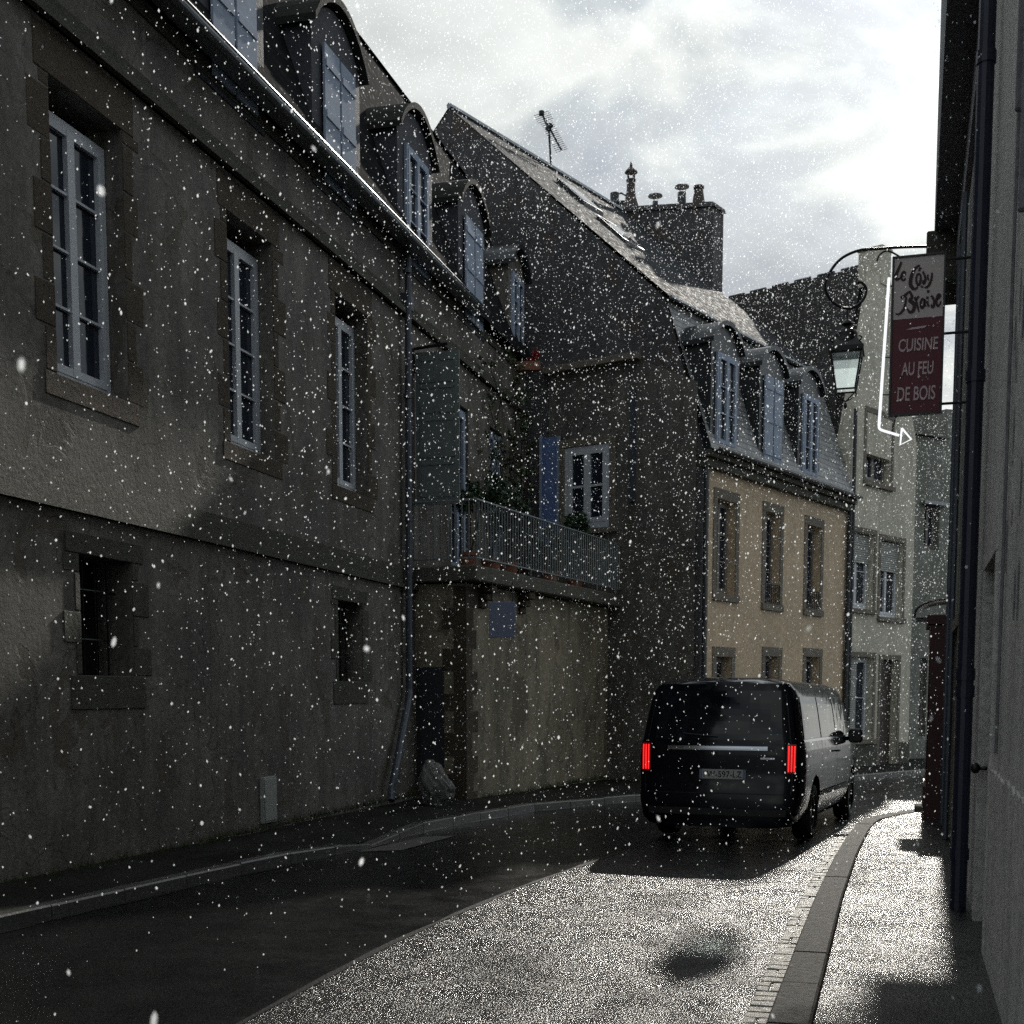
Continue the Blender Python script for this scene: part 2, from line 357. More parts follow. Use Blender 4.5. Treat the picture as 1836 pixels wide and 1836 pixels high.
M['asphalt_new'] = asphalt('smooth wet asphalt', (.014, .014, .015), (.010, .010, .011), .16, .30, .35, .005, 90, .22, .25)
M['asphalt_walk'] = asphalt('wet pavement asphalt', (.045, .045, .042), (.028, .03, .028), .13, .28, .7, .009, 60, .30, .34)
M['walk_left'] = asphalt('mossy dark pavement', (.028, .03, .024), (.018, .02, .016), .5, .7, .5, .008, 90, .3, .3)
m, t, b = base_mat('gutter water', .03); b.inputs['Base Color'].default_value = (.02, .02, .02, 1); M['water'] = m
M['tar'] = simple('tar seam', (.008, .008, .008), .35, 0, .2, bs=.5)
M['patch'] = simple('painted light patch', (.13, .125, .115), .5, 0, .2, bs=.4)  # paler colour standing in for light falling on the road
M['kerb'] = stone_mat('wet granite kerb', (.16, .155, .15), (.10, .10, .095), .12)
M['kerb'].node_tree.nodes['Bump'].inputs['Strength'].default_value = .12
M['kerb_right'] = stone_mat('dark worn granite kerb', (.05, .047, .044), (.028, .028, .026), .65)
M['kerb_right'].node_tree.nodes['Principled BSDF'].inputs['Specular IOR Level'].default_value = .08
M['kerb_right'].node_tree.nodes['Bump'].inputs['Strength'].default_value = 1.0
M['setts'] = stone_mat('worn granite setts', (.42, .40, .36), (.28, .27, .24), .33)

# ================================================================ ground, road, kerbs
def gstrip(name, left, right, mat, dz=0.0, **kw):      # sheet between two polylines of world points
    m = MB()
    for i in range(len(left) - 1): m.quad(left[i], left[i + 1], right[i + 1], right[i])
    return m.build(name, mat, recalc=False, **kw)
ys = [-60, 0, 5, 10, 15, 20, 25, 30, 40, 50, 60, 400]
m = MB()
for i in range(len(ys) - 1):
    for xa, xb in ((-250, -30), (-30, 30), (30, 250)):
        m.quad((xa, ys[i], gz(ys[i]) - .30), (xb, ys[i], gz(ys[i]) - .30), (xb, ys[i + 1], gz(ys[i + 1]) - .30), (xa, ys[i + 1], gz(ys[i + 1]) - .30))
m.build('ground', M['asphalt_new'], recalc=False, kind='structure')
_r = ray(0, 1560); A = Fr((_r * (11.4767 / _r.y)).to_2d(), math.atan((1539 - CX) / FPX), 1)
Rw = Fr(G(1804, 1836, .12).to_2d(), math.atan((1630 - CX) / FPX), -1)
# kerb polylines (back edge of the kerb = pavement side)
def P2(x, y): return Vector((x, y, gz(y)))
kl = [G(0, 1672), G(150, 1637), G(300, 1601), G(450, 1566), G(632, 1527), G(690, 1512), G(760, 1492), G(870, 1470), G(960, 1455), G(1147, 1437)]
d0 = (kl[2] - kl[0]).normalized()
kl = [P2(*(kl[0] - d0 * 14).to_2d()), P2(*(kl[0] - d0 * 5).to_2d())] + kl
e = kl[-1]
for k in range(1, 12):
    p = e + Vector((math.sin(R(39 + k * .5)), math.cos(R(39 + k * .5)), 0)) * 2.2; e = P2(p.x, p.y); kl.append(e)
kr = [G(1385, 1836), G(1461, 1630), G(1500, 1545), G(1530, 1496), G(1550, 1482), G(1600, 1470), G(1655, 1462)]
dr = (kr[1] - kr[0]).normalized()
kr = [P2(*(kr[0] - dr * 16).to_2d()), P2(*(kr[0] - dr * 7).to_2d())] + kr
e = kr[-1]
for k in range(1, 8):
    an = R(62 + k * 4); p = e + Vector((math.sin(an), math.cos(an), 0)) * 1.6; e = P2(p.x, p.y); kr.append(e)
def resample(pl, step):
    out = [pl[0]]; acc = 0
    for a, b in zip(pl, pl[1:]):
        L = (b - a).length; t = step - acc
        while t <= L: out.append(a.lerp(b, t / L)); t += step
        acc = (acc + L) % step if L >= step - acc else acc + L
    return out
def offset(pl, d):                                    # to the right of the walking direction
    out = []
    for i, p in enumerate(pl):
        t = (pl[min(i + 1, len(pl) - 1)] - pl[max(i - 1, 0)]); t.z = 0; t.normalize()
        q = p + Vector((t.y, -t.x, 0)) * d; out.append(Vector((q.x, q.y, p.z)))
    return out
KL = resample(kl, .25); KR = resample(kr, .25)
# road: newer smooth lane on the left of the seam, coarse old lane on the right
seam = [G(430, 1836), G(560, 1765), G(700, 1692), G(820, 1638), G(930, 1592), G(1040, 1553), G(1130, 1522)]
ds = (seam[-1] - seam[-3]).normalized(); d1_ = (seam[1] - seam[0]).normalized()
seam = [P2(*(seam[0] - d1_ * 16).to_2d())] + seam
for k in range(1, 16):
    an = R(20 + k * 2.2); p = seam[-1] + Vector((math.sin(an), math.cos(an), 0)) * 1.6; seam.append(P2(p.x, p.y))
SE = resample(seam, .6)
def par(pl, n):                                        # n points evenly along
    L = [0]
    for a, b in zip(pl, pl[1:]): L.append(L[-1] + (b - a).length)
    out = []; j = 0
    for k in range(n):
        s_ = L[-1] * k / (n - 1)
        while j < len(pl) - 2 and L[j + 1] < s_: j += 1
        out.append(pl[j].lerp(pl[j + 1], (s_ - L[j]) / max(1e-6, L[j + 1] - L[j])))
    return out
n = 60
a1, a2, a3 = par(kl, n), par(seam, n), par(kr, n)
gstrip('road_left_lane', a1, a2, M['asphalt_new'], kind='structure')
gstrip('road_right_lane', a2, a3, M['asphalt_old'], kind='structure')
rnd = random.Random(3)
m = MB(); w_ = .022
ls = par(seam, 140); jit = [rnd.uniform(-.012, .012) for _ in ls]
lo = [p + Vector((0, 0, .004)) for p in offset(ls, 0)]
for i in range(len(lo) - 1):
    a = lo[i]; b = lo[i + 1]; t = (b - a).normalized(); nn = Vector((t.y, -t.x, 0))
    wa = w_ + jit[i]; wb = w_ + jit[i + 1]
    m.quad(a - nn * wa, b - nn * wb, b + nn * wb, a + nn * wa)
m.build('tar_seam', M['tar'], recalc=False, kind='structure')
m = MB()                                               # faint patch of light painted on the road by the dropped kerb
for (x0, y0, x1, y1, x2, y2, x3, y3) in ((640, 1527, 760, 1500, 818, 1498, 720, 1524),):
    q = [G(x0, y0, .004), G(x1, y1, .004), G(x2, y2, .004), G(x3, y3, .004)]
    m.add(q, [(0, 1, 2, 3)])
m.build('road_light_patch', M['patch'], recalc=False, kind='structure')
# kerb stones, left (dropped at a gateway) and right
def kerb_h(p):
    px = CX + FPX * p.x / p.y if p.y > 2 else -999
    if px < 585: return .13
    if px < 640: return .13 - .10 * (px - 585) / 55
    if px < 690: return .03
    if px < 735: return .03 + .10 * (px - 690) / 45
    return .13
def kerbs(name, pl, stone, w, side, hf, seed, mt='kerb'):
    rn = random.Random(seed); m = MB()
    pts = par(pl, max(2, int(sum((b - a).length for a, b in zip(pl, pl[1:])) / stone)))
    back = offset(pts, w * side)
    for i in range(len(pts) - 1):
        g = .008; a, b = pts[i].lerp(pts[i + 1], g), pts[i + 1].lerp(pts[i], g)
        c, d = back[i + 1].lerp(back[i], g), back[i].lerp(back[i + 1], g)
        j = rn.uniform(-.006, .006); ha, hb = hf(pts[i]) + j, hf(pts[i + 1]) + j + rn.uniform(-.003, .003)
        Z = Vector((0, 0, 1)); k = (d - a).normalized() * .012
        ring_b = [a - Z * .2, b - Z * .2, c - Z * .2, d - Z * .2]
        m.hexa(ring_b + [a + Z * (ha - .015), b + Z * (hb - .015), c + Z * (hb - .015), d + Z * (ha - .015)])
        m.hexa([a + Z * (ha - .015), b + Z * (hb - .015), c + Z * (hb - .015), d + Z * (ha - .015),
                a + k + Z * ha, b + k + Z * hb, c - k + Z * (hb), d - k + Z * (ha)])
    return m.build(name, M[mt], kind='structure')
kerbs('kerb_left', kl, .95, .16, -1, kerb_h, 1)
kerbs('kerb_right', kr, .95, .22, 1, lambda p: .12, 2, 'kerb_right')
# film of water standing along the foot of the left kerb
rnw = random.Random(8); m = MB(); pl = par(kl, 220); o1 = offset(pl, .004)
for i in range(len(pl) - 1):
    wa, wb = [.03 + .025 * math.sin(k * .7) + .012 * math.sin(k * 2.3) for k in (i, i + 1)]
    t = (pl[i + 1] - pl[i]).normalized(); nn = Vector((t.y, -t.x, 0)); Z = Vector((0, 0, .004))
    if wa > 0 and wb > 0: m.quad(o1[i] + Z, o1[i + 1] + Z, o1[i + 1] + nn * wb + Z, o1[i] + nn * wa + Z)
m.build('gutter_water', M['water'], recalc=False, kind='structure')
# pavements
back = offset(a1, -.155)
wl = [A.w((p.to_2d() - A.o).dot(A.t), -.4, 0) for p in back]
T_O = A.w(A.s(740), .95, 0)
lw = []; bk = []
for p, q in zip(back, wl):
    h = max(.02, kerb_h(p) - .008)
    far = q if q.y < 21 else p + Vector((-4.5, 3.6, 0))
    bk.append(Vector((p.x, p.y, gz(p.y) + h))); lw.append(Vector((far.x, far.y, gz(far.y) + .125)))
gstrip('pavement_left', lw, bk, M['walk_left'], kind='structure')
fr = offset(a3, .235); fl = []
rt = []
for p in fr:
    s_ = (p.to_2d() - Rw.o).dot(Rw.t); q = Rw.w(s_, -.6, 0)
    if p.y > 16.2: q = p + Vector((5, -3.0, 0))
    fl.append(Vector((p.x, p.y, gz(p.y) + .112))); rt.append(Vector((q.x, q.y, gz(q.y) + .125)))
gstrip('pavement_right', fl, rt, M['asphalt_walk'], kind='structure')
# row of setts forming the gutter by the right kerb
rn = random.Random(5); m = MB()
pts = par(kr, 620); ou = offset(pts, -.17); inn = offset(pts, -.005)
step = 2
for i in range(0, len(pts) - step, step):
    if pts[i].y < 2: continue
    gap = .12
    for (p0, p1) in ((0.0, .5), (.5, 1.0)) if rn.random() < .35 else ((0, 1),):
        a = inn[i].lerp(ou[i], p0 + .02); b = inn[i + step].lerp(ou[i + step], p0 + .02)
        c = inn[i + step].lerp(ou[i + step], p1 - .02); d = inn[i].lerp(ou[i], p1 - .02)
        cen = (a + b + c + d) / 4; h = .010 + rn.uniform(-.003, .004)
        bot = [cen + (q - cen) * .94 + Vector((0, 0, -.05)) for q in (a, b, c, d)]
        top = [cen + (q - cen) * .80 + Vector((0, 0, h + rn.uniform(-.002, .003))) for q in (a, b, c, d)]
        mid = [cen + (q - cen) * .92 + Vector((0, 0, h * .4)) for q in (a, b, c, d)]
        m.hexa(bot + mid); m.hexa(mid + top)
m.build('gutter_setts', M['setts'], kind='structure')

# ================================================================ building helpers
def skin(m, F, s0, s1, z0, z1, holes, depth=.3, d=0.0, mi=0):
    """front sheet with openings and their reveals; holes: (s0, s1, z0, z1)"""
    S = sorted({s0, s1, *[h[0] for h in holes], *[h[1] for h in holes]}); Z = sorted({z0, z1, *[h[2] for h in holes], *[h[3] for h in holes]})
    for i in range(len(S) - 1):
        for j in range(len(Z) - 1):
            cs, cz = (S[i] + S[i + 1]) / 2, (Z[j] + Z[j + 1]) / 2
            if any(h[0] < cs < h[1] and h[2] < cz < h[3] for h in holes) or cs < s0 or cs > s1 or cz < z0 or cz > z1: continue
            m.quad(F.w(S[i], d, Z[j]), F.w(S[i + 1], d, Z[j]), F.w(S[i + 1], d, Z[j + 1]), F.w(S[i], d, Z[j + 1]), mi=mi)
    for (a, b, c, e) in holes:
        m.quad(F.w(a, d, c), F.w(a, d - depth, c), F.w(a, d - depth, e), F.w(a, d, e), mi=mi)
        m.quad(F.w(b, d, c), F.w(b, d, e), F.w(b, d - depth, e), F.w(b, d - depth, c), mi=mi)
        m.quad(F.w(a, d, c), F.w(b, d, c), F.w(b, d - depth, c), F.w(a, d - depth, c), mi=mi)
        m.quad(F.w(a, d, e), F.w(a, d - depth, e), F.w(b, d - depth, e), F.w(b, d, e), mi=mi)
def shell(m, F, s0, s1, z0, z1, back, mi=0, d=0.0, top=True):
    """the other sides of the body"""
    m.quad(F.w(s0, d, z0), F.w(s0, d, z1), F.w(s0, -back, z1), F.w(s0, -back, z0), mi=mi)
    m.quad(F.w(s1, d, z0), F.w(s1, -back, z0), F.w(s1, -back, z1), F.w(s1, d, z1), mi=mi)
    m.quad(F.w(s0, -back, z0), F.w(s0, -back, z1), F.w(s1, -back, z1), F.w(s1, -back, z0), mi=mi)
    if top: m.quad(F.w(s0, d, z1), F.w(s1, d, z1), F.w(s1, -back, z1), F.w(s0, -back, z1), mi=mi)
def window(parent, F, s0, s1, z0, z1, d, leaves=2, rows=4, fw=.055, mat='white', glass='glass', th=.05, name='window', label=None, bars=.025):
    m = MB(); zb, zt = z0, z1
    m.fbox(F, s0, s0 + fw, d, d + th, zb, zt); m.fbox(F, s1 - fw, s1, d, d + th, zb, zt)
    m.fbox(F, s0 + fw, s1 - fw, d, d + th, zb, zb + fw * 1.3); m.fbox(F, s0 + fw, s1 - fw, d, d + th, zt - fw, zt)
    W = (s1 - s0 - 2 * fw) / leaves
    for k in range(leaves):
        a = s0 + fw + k * W; b = a + W; st = fw * .8
        zi0, zi1 = zb + fw * 1.3, zt - fw
        m.fbox(F, a, a + st, d + .008, d + th + .012, zi0, zi1); m.fbox(F, b - st, b, d + .008, d + th + .012, zi0, zi1)
        m.fbox(F, a + st, b - st, d + .008, d + th + .008, zi0, zi0 + st * 1.3); m.fbox(F, a + st, b - st, d + .008, d + th + .008, zi1 - st, zi1)
        for r_ in range(1, rows):
            zz = zi0 + st * 1.3 + (zi1 - zi0 - st * 2.3) * r_ / rows
            m.fbox(F, a + st, b - st, d + .012, d + th, zz - bars / 2, zz + bars / 2)
    o = m.build(name, M[mat], parent)
    if label: o['label'] = label
    g = MB().fbox(F, s0 + fw, s1 - fw, d - .03, d + .006, zb + fw, zt - fw).build('pane', M[glass], o)
    return o
def quoins(m, F, s0, s1, z0, z1, seed, pr=.006, hh=.42, wl=(.16, .34), lintel=.42, sill=.22, top=True):
    rn = random.Random(seed)
    z = z0; k = 0
    while z < z1 - .05:
        h = min(hh * rn.uniform(.85, 1.15), z1 - z)
        for sd in (0, 1):
            w_ = wl[(k + sd) % 2] * rn.uniform(.8, 1.2); p = pr + rn.uniform(-.002, .005); g = .008
            if sd == 0: m.fbox(F, s0 - w_, s0 - .002, -.02, p, z + g, z + h - g)
            else: m.fbox(F, s1 + .002, s1 + w_, -.02, p, z + g, z + h - g)
        z += h; k += 1
    if top: m.fbox(F, s0 - .22, s1 + .22, -.02, pr + .004, z1 + .002, z1 + lintel)
    if sill: m.fbox(F, s0 - .20, s1 + .20, -.02, pr + .006, z0 - sill, z0 - .003)

# ================================================================ A: the long old house on the left
cA = math.cos(A.a)
zA0 = 11.4767
def sz(z): return (z - zA0) / cA                       # along the facade for a viewing depth z
hA = thing('stone_house', A.w(sz(16), 0, gz(16) + .1), 'long dark lime rendered stone house with tall white casements and arched dormers, left side', 'house')
sA0, sA1 = sz(3.5), A.s(942, 0, 620)
EAVE = 9.02; BK = 9.0
bays = [-5.7, -2.3, 1.12, 4.62, 7.92]
OPW = 1.24; WT = 7.50; WB = 4.78
holes = [(s_, s_ + OPW, WB, WT) for s_ in bays]
slits = [-4.9, 1.37, 7.88]
holes += [(s_, s_ + .95, 1.93, 3.12) for s_ in slits]
b22, b25 = A.s(808, 0, 780), A.s(878, 0, 800)
holes += [(b22, b22 + 1.1, 4.0, 7.2), (b25, b25 + 1.0, 4.0, 7.2)]
m = MB(); skin(m, A, sA0, sA1, gz(20) - .6, EAVE, holes, .42); shell(m, A, sA0, sA1, gz(20) - .6, EAVE, BK)
m.build('wall', M['render_a'], hA)
for i, s_ in enumerate(bays):
    m = MB(); quoins(m, A, s_, s_ + OPW, WB, WT, 10 + i); m.build('window_surround', M['stone'], hA, bevel=.006)
for i, s_ in enumerate(slits):
    m = MB(); quoins(m, A, s_, s_ + .95, 1.93, 3.12, 30 + i, .010, .36, (.10, .32), .20, .34); m.build('vent_surround', M['stone_dark'], hA, bevel=.006)
# string courses: thin projecting ledges with a shadowed underside
m = MB()
m.fbox(A, sA0, sA1 - .3, -.02, .035, 3.51, 3.86); m.fbox(A, sA0, sA1 - .3, -.02, .07, 3.51, 3.57)
m.build('lower_string_course', M['stone_dark'], hA)
m = MB()
m.fbox(A, sA0, sA1, -.02, .04, 7.96, 8.20); m.fbox(A, sA0, sA1, -.02, .11, 7.96, 8.05)
m.build('upper_string_course', M['stone_dark'], hA)
m = MB(); m.fbox(A, sA0, sA1, -.02, .03, EAVE - .20, EAVE - .03); m.build('cornice', M['stone_dark'], hA)
for s_ in bays: window(hA, A, s_ + .01, s_ + OPW - .01, WB + .01, 7.32, -.25, 2, 4, .075)
for i, s_ in enumerate((b22, b25)):
    window(hA, A, s_ + .01, s_ + (1.1, 1.0)[i] - .01, 4.02, 7.15, -.10, 2, 3, .09, 'bluewhite', label='pale blue french window on the terrace')
for s_ in slits: MB().fbox(A, s_ - .02, s_ + .94, -.46, -.43, 1.9, 3.2).build('vent_back', M['void'], hA)
for s_ in slits:
    m = MB()
    for k in range(4): m.tube([A.w(s_ + .13 + k * .22, -.2, 1.9), A.w(s_ + .13 + k * .22, -.2, 3.18)], .012, 6)
    for k in range(2): m.tube([A.w(s_ - .01, -.2, 2.3 + k * .5), A.w(s_ + .93, -.2, 2.3 + k * .5)], .010, 6)
    m.build('grille', M['iron'], hA)
# mansard roof
m = MB()
def roofquad(m, F, sa, sb, da, za, db, zb, mi=0):
    L = math.hypot(db - da, zb - za)
    m.quad(F.w(sa, da, za), F.w(sb, da, za), F.w(sb, db, zb), F.w(sa, db, zb), uv=[(sa, 0), (sb, 0), (sb, L), (sa, L)], mi=mi)
roofquad(m, A, sA0, sA1, .22, EAVE, -1.25, 13.1); roofquad(m, A, sA0, sA1, -1.2, 13.12, -4.6, 15.1); roofquad(m, A, sA0, sA1, -4.6, 15.1, -BK - .2, EAVE)
for s_ in (sA0, sA1):
    m.add([A.w(s_, .2, EAVE), A.w(s_, -1.25, 13.1), A.w(s_, -4.6, 15.1), A.w(s_, -BK, EAVE)], [(0, 1, 2, 3)])
o = m.build('roof', M['slate_a'], hA, recalc=False)
# gutter: half-round zinc on the eave
m = MB()
gd = .36; gprof = [(gd + .075 * math.cos(a), EAVE - .02 + .075 * math.sin(a)) for a in [math.pi + math.pi * k / 8 for k in range(9)]]
gs1 = A.s(872, gd, 565)
for k in range(8):
    (d1, z1), (d2, z2) = gprof[k], gprof[k + 1]
    m.quad(A.w(sA0, d1, z1), A.w(gs1, d1, z1), A.w(gs1, d2, z2), A.w(sA0, d2, z2))
m.tube([A.w(sA0, gd + .078, EAVE - .015), A.w(gs1, gd + .078, EAVE - .015)], .013, 6)
m.fbox(A, sA0, gs1, .12, gd - .06, EAVE - .06, EAVE - .02)
m.build('gutter', M['zinc'], hA)
# arched wall dormers, one over each bay
def dormer(F, parent, s0, w, z0, z1, rise, back, shutter='closed', over=.16, mats=('render_a', 'zinc_dark', 'bluewhite'), sh_d=.04, ww=None, sh=(9.05, 11.2), d0=.02):
    sm = s0 + w / 2; m = MB()
    nseg = 12
    arc = [(s0 + w * k / nseg, z1 + rise * math.sin(math.pi * k / nseg) ** .75) for k in range(nseg + 1)]
    prof = [(s0, z0)] + arc + [(s0 + w, z0)]
    m.prism([F.w(s, d0, z) for s, z in prof], F.w(0, -back, 0) - F.w(0, 0, 0))
    o = m.build('dormer', M[mats[0]], parent)
    # curved roof shell, overhanging
    m = MB(); ov = .10; th = .10
    arc2 = [(s0 - ov + (w + 2 * ov) * k / nseg, z1 - .04 + (rise + .09) * math.sin(math.pi * k / nseg) ** .75) for k in range(nseg + 1)]
    for k in range(nseg):
        (sa, za), (sb, zb) = arc2[k], arc2[k + 1]
        m.hexa([F.w(sa, d0 - back, za), F.w(sb, d0 - back, zb), F.w(sb, d0 + over, zb), F.w(sa, d0 + over, za),
                F.w(sa, d0 - back, za + th), F.w(sb, d0 - back, zb + th), F.w(sb, d0 + over, zb + th), F.w(sa, d0 + over, za + th)])
    m.build('dormer_roof', M[mats[1]], o)
    ww = ww or w * .7
    a, b = sm - ww / 2, sm + ww / 2
    if shutter == 'closed':
        for k in (0, 1):
            m = MB(); lw_ = ww / 2 - .035; sa = a + k * (ww / 2 + .035)
            m.fbox(F, sa, sa + lw_, sh_d, sh_d + .035, sh[0], sh[1])
            for zz in (sh[0] + .25, (sh[0] + sh[1]) / 2, sh[1] - .25): m.fbox(F, sa + .02, sa + lw_ - .02, sh_d + .037, sh_d + .055, zz - .05, zz + .05)
            m.build('shutter', M[mats[2]], o)
        MB().fbox(F, a + ww / 2 - .05, a + ww / 2 + .05, d0 - .01, sh_d - .003, sh[0], sh[1]).build('shutter_gap', M['void'], o)
    else:
        window(o, F, a, b, sh[0], sh[1], d0 + .005, 2, 3, .07, 'bluewhite', 'glass', .05, name='dormer_window')
    return o
for k, (sa_, sh_) in enumerate(((.9, 'closed'), (4.25, 'closed'), (7.48, 'closed'), (10.85, 'window'), (14.12, 'closed'))):
    s_ = sa_ - .32
    dormer(A, hA, s_, 1.75, 8.75, 10.85, .50, 2.8, sh_, ww=1.12, sh=(8.86, 10.72), over=.12, sh_d=.05, mats=('cheek', 'moss_roof', 'bluewhite'))
dormer(A, hA, A.s(912, 0, 560) - .1, 1.3, 8.9, 10.85, .40, 2.5, 'window', ww=.95, sh=(9.15, 10.75))
# downpipes
m = MB()
m.tube([A.w(A.s(737, .12), .12, 8.9), A.w(A.s(737, .12), .12, 8.2), A.w(A.s(734, .12), .12, 1.75)], .055, 10)
pb = G(665, 1447, .1)
m.tube([A.w(A.s(734, .12), .12, 1.80), A.w(A.s(731, .12), .13, 1.62), A.w((pb.to_2d() - A.o).dot(A.t) + .12, .14, .18), A.w((pb.to_2d() - A.o).dot(A.t), .18, .02)], .06, 10)
for zz in (8.6, 6.6, 4.6, 2.4): m.tube([A.w(A.s(735, .12), .12, zz), A.w(A.s(735, .12), .12, zz + .07)], .07, 10)
m.build('downpipe', M['pipe'], hA, smooth=False)
MB().fbox(A, A.s(723), A.s(733), -.02, .14, 8.05, 8.30).build('hopper', M['pipe'], hA, bevel=.01)
# tall panelled shutter standing open, square to the wall
m = MB()
sS = A.s(748, .05, 765); t_ = A.t.to_3d()
zs0, zs1 = A.z(785, 905, .4), A.z(785, 632, .4)
m.fbox(A, sS, sS + .04, .03, .80, zs0, zs1)
for (d1, d2, za, zb) in ((.10, .38, .80, .95), (.44, .72, .80, .95), (.10, .38, .60, .77), (.44, .72, .60, .77), (.10, .72, .31, .56), (.10, .72, .05, .27)):
    H = zs1 - zs0
    for q in ((d1, d2, zs0 + za * H, zs0 + za * H + .025), (d1, d2, zs0 + zb * H - .025, zs0 + zb * H), (d1, d1 + .025, zs0 + za * H, zs0 + zb * H), (d2 - .025, d2, zs0 + za * H, zs0 + zb * H)):
        m.fbox(A, sS - .014, sS - .001, q[0], q[1], q[2], q[3])
m.build('panelled_shutter', M['greengrey'], hA, label='tall grey green panelled shutter standing open square to the wall')
m = MB(); m.tube([A.w(sS - .05, .02, zs1 - .35), A.w(sS - .05, .02, zs1 + .05), A.w(sS - .05, .62, zs1 + .10)], .028, 6)
m.build('shutter_bracket', M['iron'], hA)

# ================================================================ T: projecting terrace wall with balcony
TO = A.w(A.s(745), .92, 0)
T = Fr((TO.x, TO.y), R(24), 1)
TO2 = T.w(-0.0, 0, 0)
tz0 = -.8; tztop = 3.62
LT = 7.6
hT = thing('terrace_wall', T.w(2, 0, gz(22) + .1), 'low ochre rendered building with quoined corner carrying the railed terrace, behind the boulder', 'building')
m = MB()
c1 = T.w(0, 0, tz0); c2 = T.w(LT, 0, tz0); c3 = A.w(A.s(933), -.1, tz0); c4 = A.w(A.s(745), -.1, tz0)
m.prism([c1, c2, c3, c4], (0, 0, tztop - tz0)); m.build('wall', M['render_t'], hT)
m = MB(); rn = random.Random(9); z = gz(22) - .1; k = 0
Te = Fr((c4.x, c4.y), math.atan2(c1.x - c4.x, c1.y - c4.y), 1)     # end face frame
Le = (c1 - c4).length
while z < 3.5:
    h = min(rn.uniform(.3, .42), 3.6 - z); w1 = (.45, .25)[k % 2] * rn.uniform(.85, 1.1)
    m.hexa([T.w(-.012, .012, z + .008), T.w(w1, .012, z + .008), T.w(w1, -.05, z + .008), T.w(-.012, -.05, z + .008),
            T.w(-.012, .012, z + h - .008), T.w(w1, .012, z + h - .008), T.w(w1, -.05, z + h - .008), T.w(-.012, -.05, z + h - .008)])
    w2 = (.22, .42)[k % 2]
    p = [Te.w(Le - w2, .014, z + .008), Te.w(Le + .01, .014, z + .008), Te.w(Le + .01, -.05, z + .008), Te.w(Le - w2, -.05, z + .008)]
    m.hexa(p + [q + Vector((0, 0, h - .016)) for q in p])
    z += h; k += 1
m.build('quoins', M['stone'], hT)
# end face: dark door panel, the balcony's shade put into its colour
m = MB(); m.hexa([Te.w(.12, .004, 0), Te.w(Le - .40, .004, 0), Te.w(Le - .40, .03, 0), Te.w(.12, .03, 0)] + [Te.w(.12, .004, 2.2), Te.w(Le - .40, .004, 2.2), Te.w(Le - .40, .03, 2.2), Te.w(.12, .03, 2.2)])
m.build('door', M['zinc_dark'], hT)
# slab
BD = .30
b1 = T.w(-.22, BD, 0); b2 = T.w(LT - .1, BD, 0); b3 = A.w(A.s(925), 0.05, 0); b4 = A.w(A.s(741), .03, 0)
def up(v, z): return Vector((v.x, v.y, z))
m = MB(); m.prism([up(q, 3.64) for q in (b1, b2, b3, b4)], (0, 0, .26)); m.build('slab', M['stoneslab'], hT, bevel=.02)
m = MB()
for s_ in (.5, 2.2):
    for k in range(3):
        m.fbox(T, s_, s_ + .26, -.02, BD - .05 - k * .09, 3.62 - (k + 1) * .13, 3.62 - k * .13 - .003)
m.build('corbel', M['stone'], hT, bevel=.02)
m = MB()
RT, RB = 4.98, 4.02
ru = [up(b4, RT), up(b1, RT), up(b2, RT)]; rb = [up(b4, RB), up(b1, RB), up(b2, RB)]
ins = .05
ru = [p + (up(b3, p.z) - p) * 0 for p in ru]
m.tube(ru, .022, 6); m.tube(rb, .016, 6)
for a, b, cnt in ((0, 1, 9), (1, 2, 66)):
    for k in range(cnt + 1):
        p = rb[a].lerp(rb[b], k / cnt); q = ru[a].lerp(ru[b], k / cnt)
        m.tube([p - Vector((0, 0, .12)) if k % 10 == 0 else p, q], .013, 5, cap=False)
m.build('railing', M['rail'], hT)

# ================================================================ C: tan house with the huge gable and mansard
C = Fr((4.0, 27.5), math.atan2(8.8 - 4.0, 34.3 - 27.5), 1)
LC = 8.32
hC = thing('tan_house', C.w(4, 0, gz(30)), 'tan rendered house with tall dark gable and wet slate mansard, behind the van', 'house')
GC = Fr(C.w(-.09, 0, 0).to_2d(), C.a - math.pi / 2, 1)      # frame on the gable, s runs back (to the left), n faces the camera
GC.n = -C.t
PC = Fr(C.w(LC, 0, 0).to_2d(), C.a - math.pi / 2, 1); PC.n = -C.t
zC0 = -1.2; zE = C.z(1262, 792, .36) - .03
dB, zB = GC.at(1190, 532); dR, zR = GC.at(805, 192); dB = -dB; dR = -dR
def csp(px0, px1, py): return C.at(px0, py)[0], C.at(px1, py)[0]
wC = []
for (x0, x1, yt0, yb0) in ((1284, 1318, 893, 1064), (1371, 1398, 916, 1082), (1446, 1471, 940, 1092)):
    a, b = csp(x0, x1, 1000); wC.append((a, b, C.z(x0, yb0), C.z(x0, yt0)))
gC = []
for (x0, x1, yt) in ((1283, 1311, 1178), (1371, 1396, 1177), (1444, 1469, 1178)):
    a, b = csp(x0, x1, 1190); gC.append((a, b, -.1, C.z((x0 + x1) / 2, yt)))
m = MB(); skin(m, C, 0, LC, zC0, zE, wC + gC, .30)
m.quad(C.w(LC, 0, zC0), C.w(LC, -13.5, zC0), C.w(LC, -13.5, zE), C.w(LC, 0, zE))
m.quad(C.w(0, -13.5, zC0), C.w(0, -13.5, zE), C.w(LC, -13.5, zE), C.w(LC, -13.5, zC0))
m.build('wall', M['render_c'], hC)
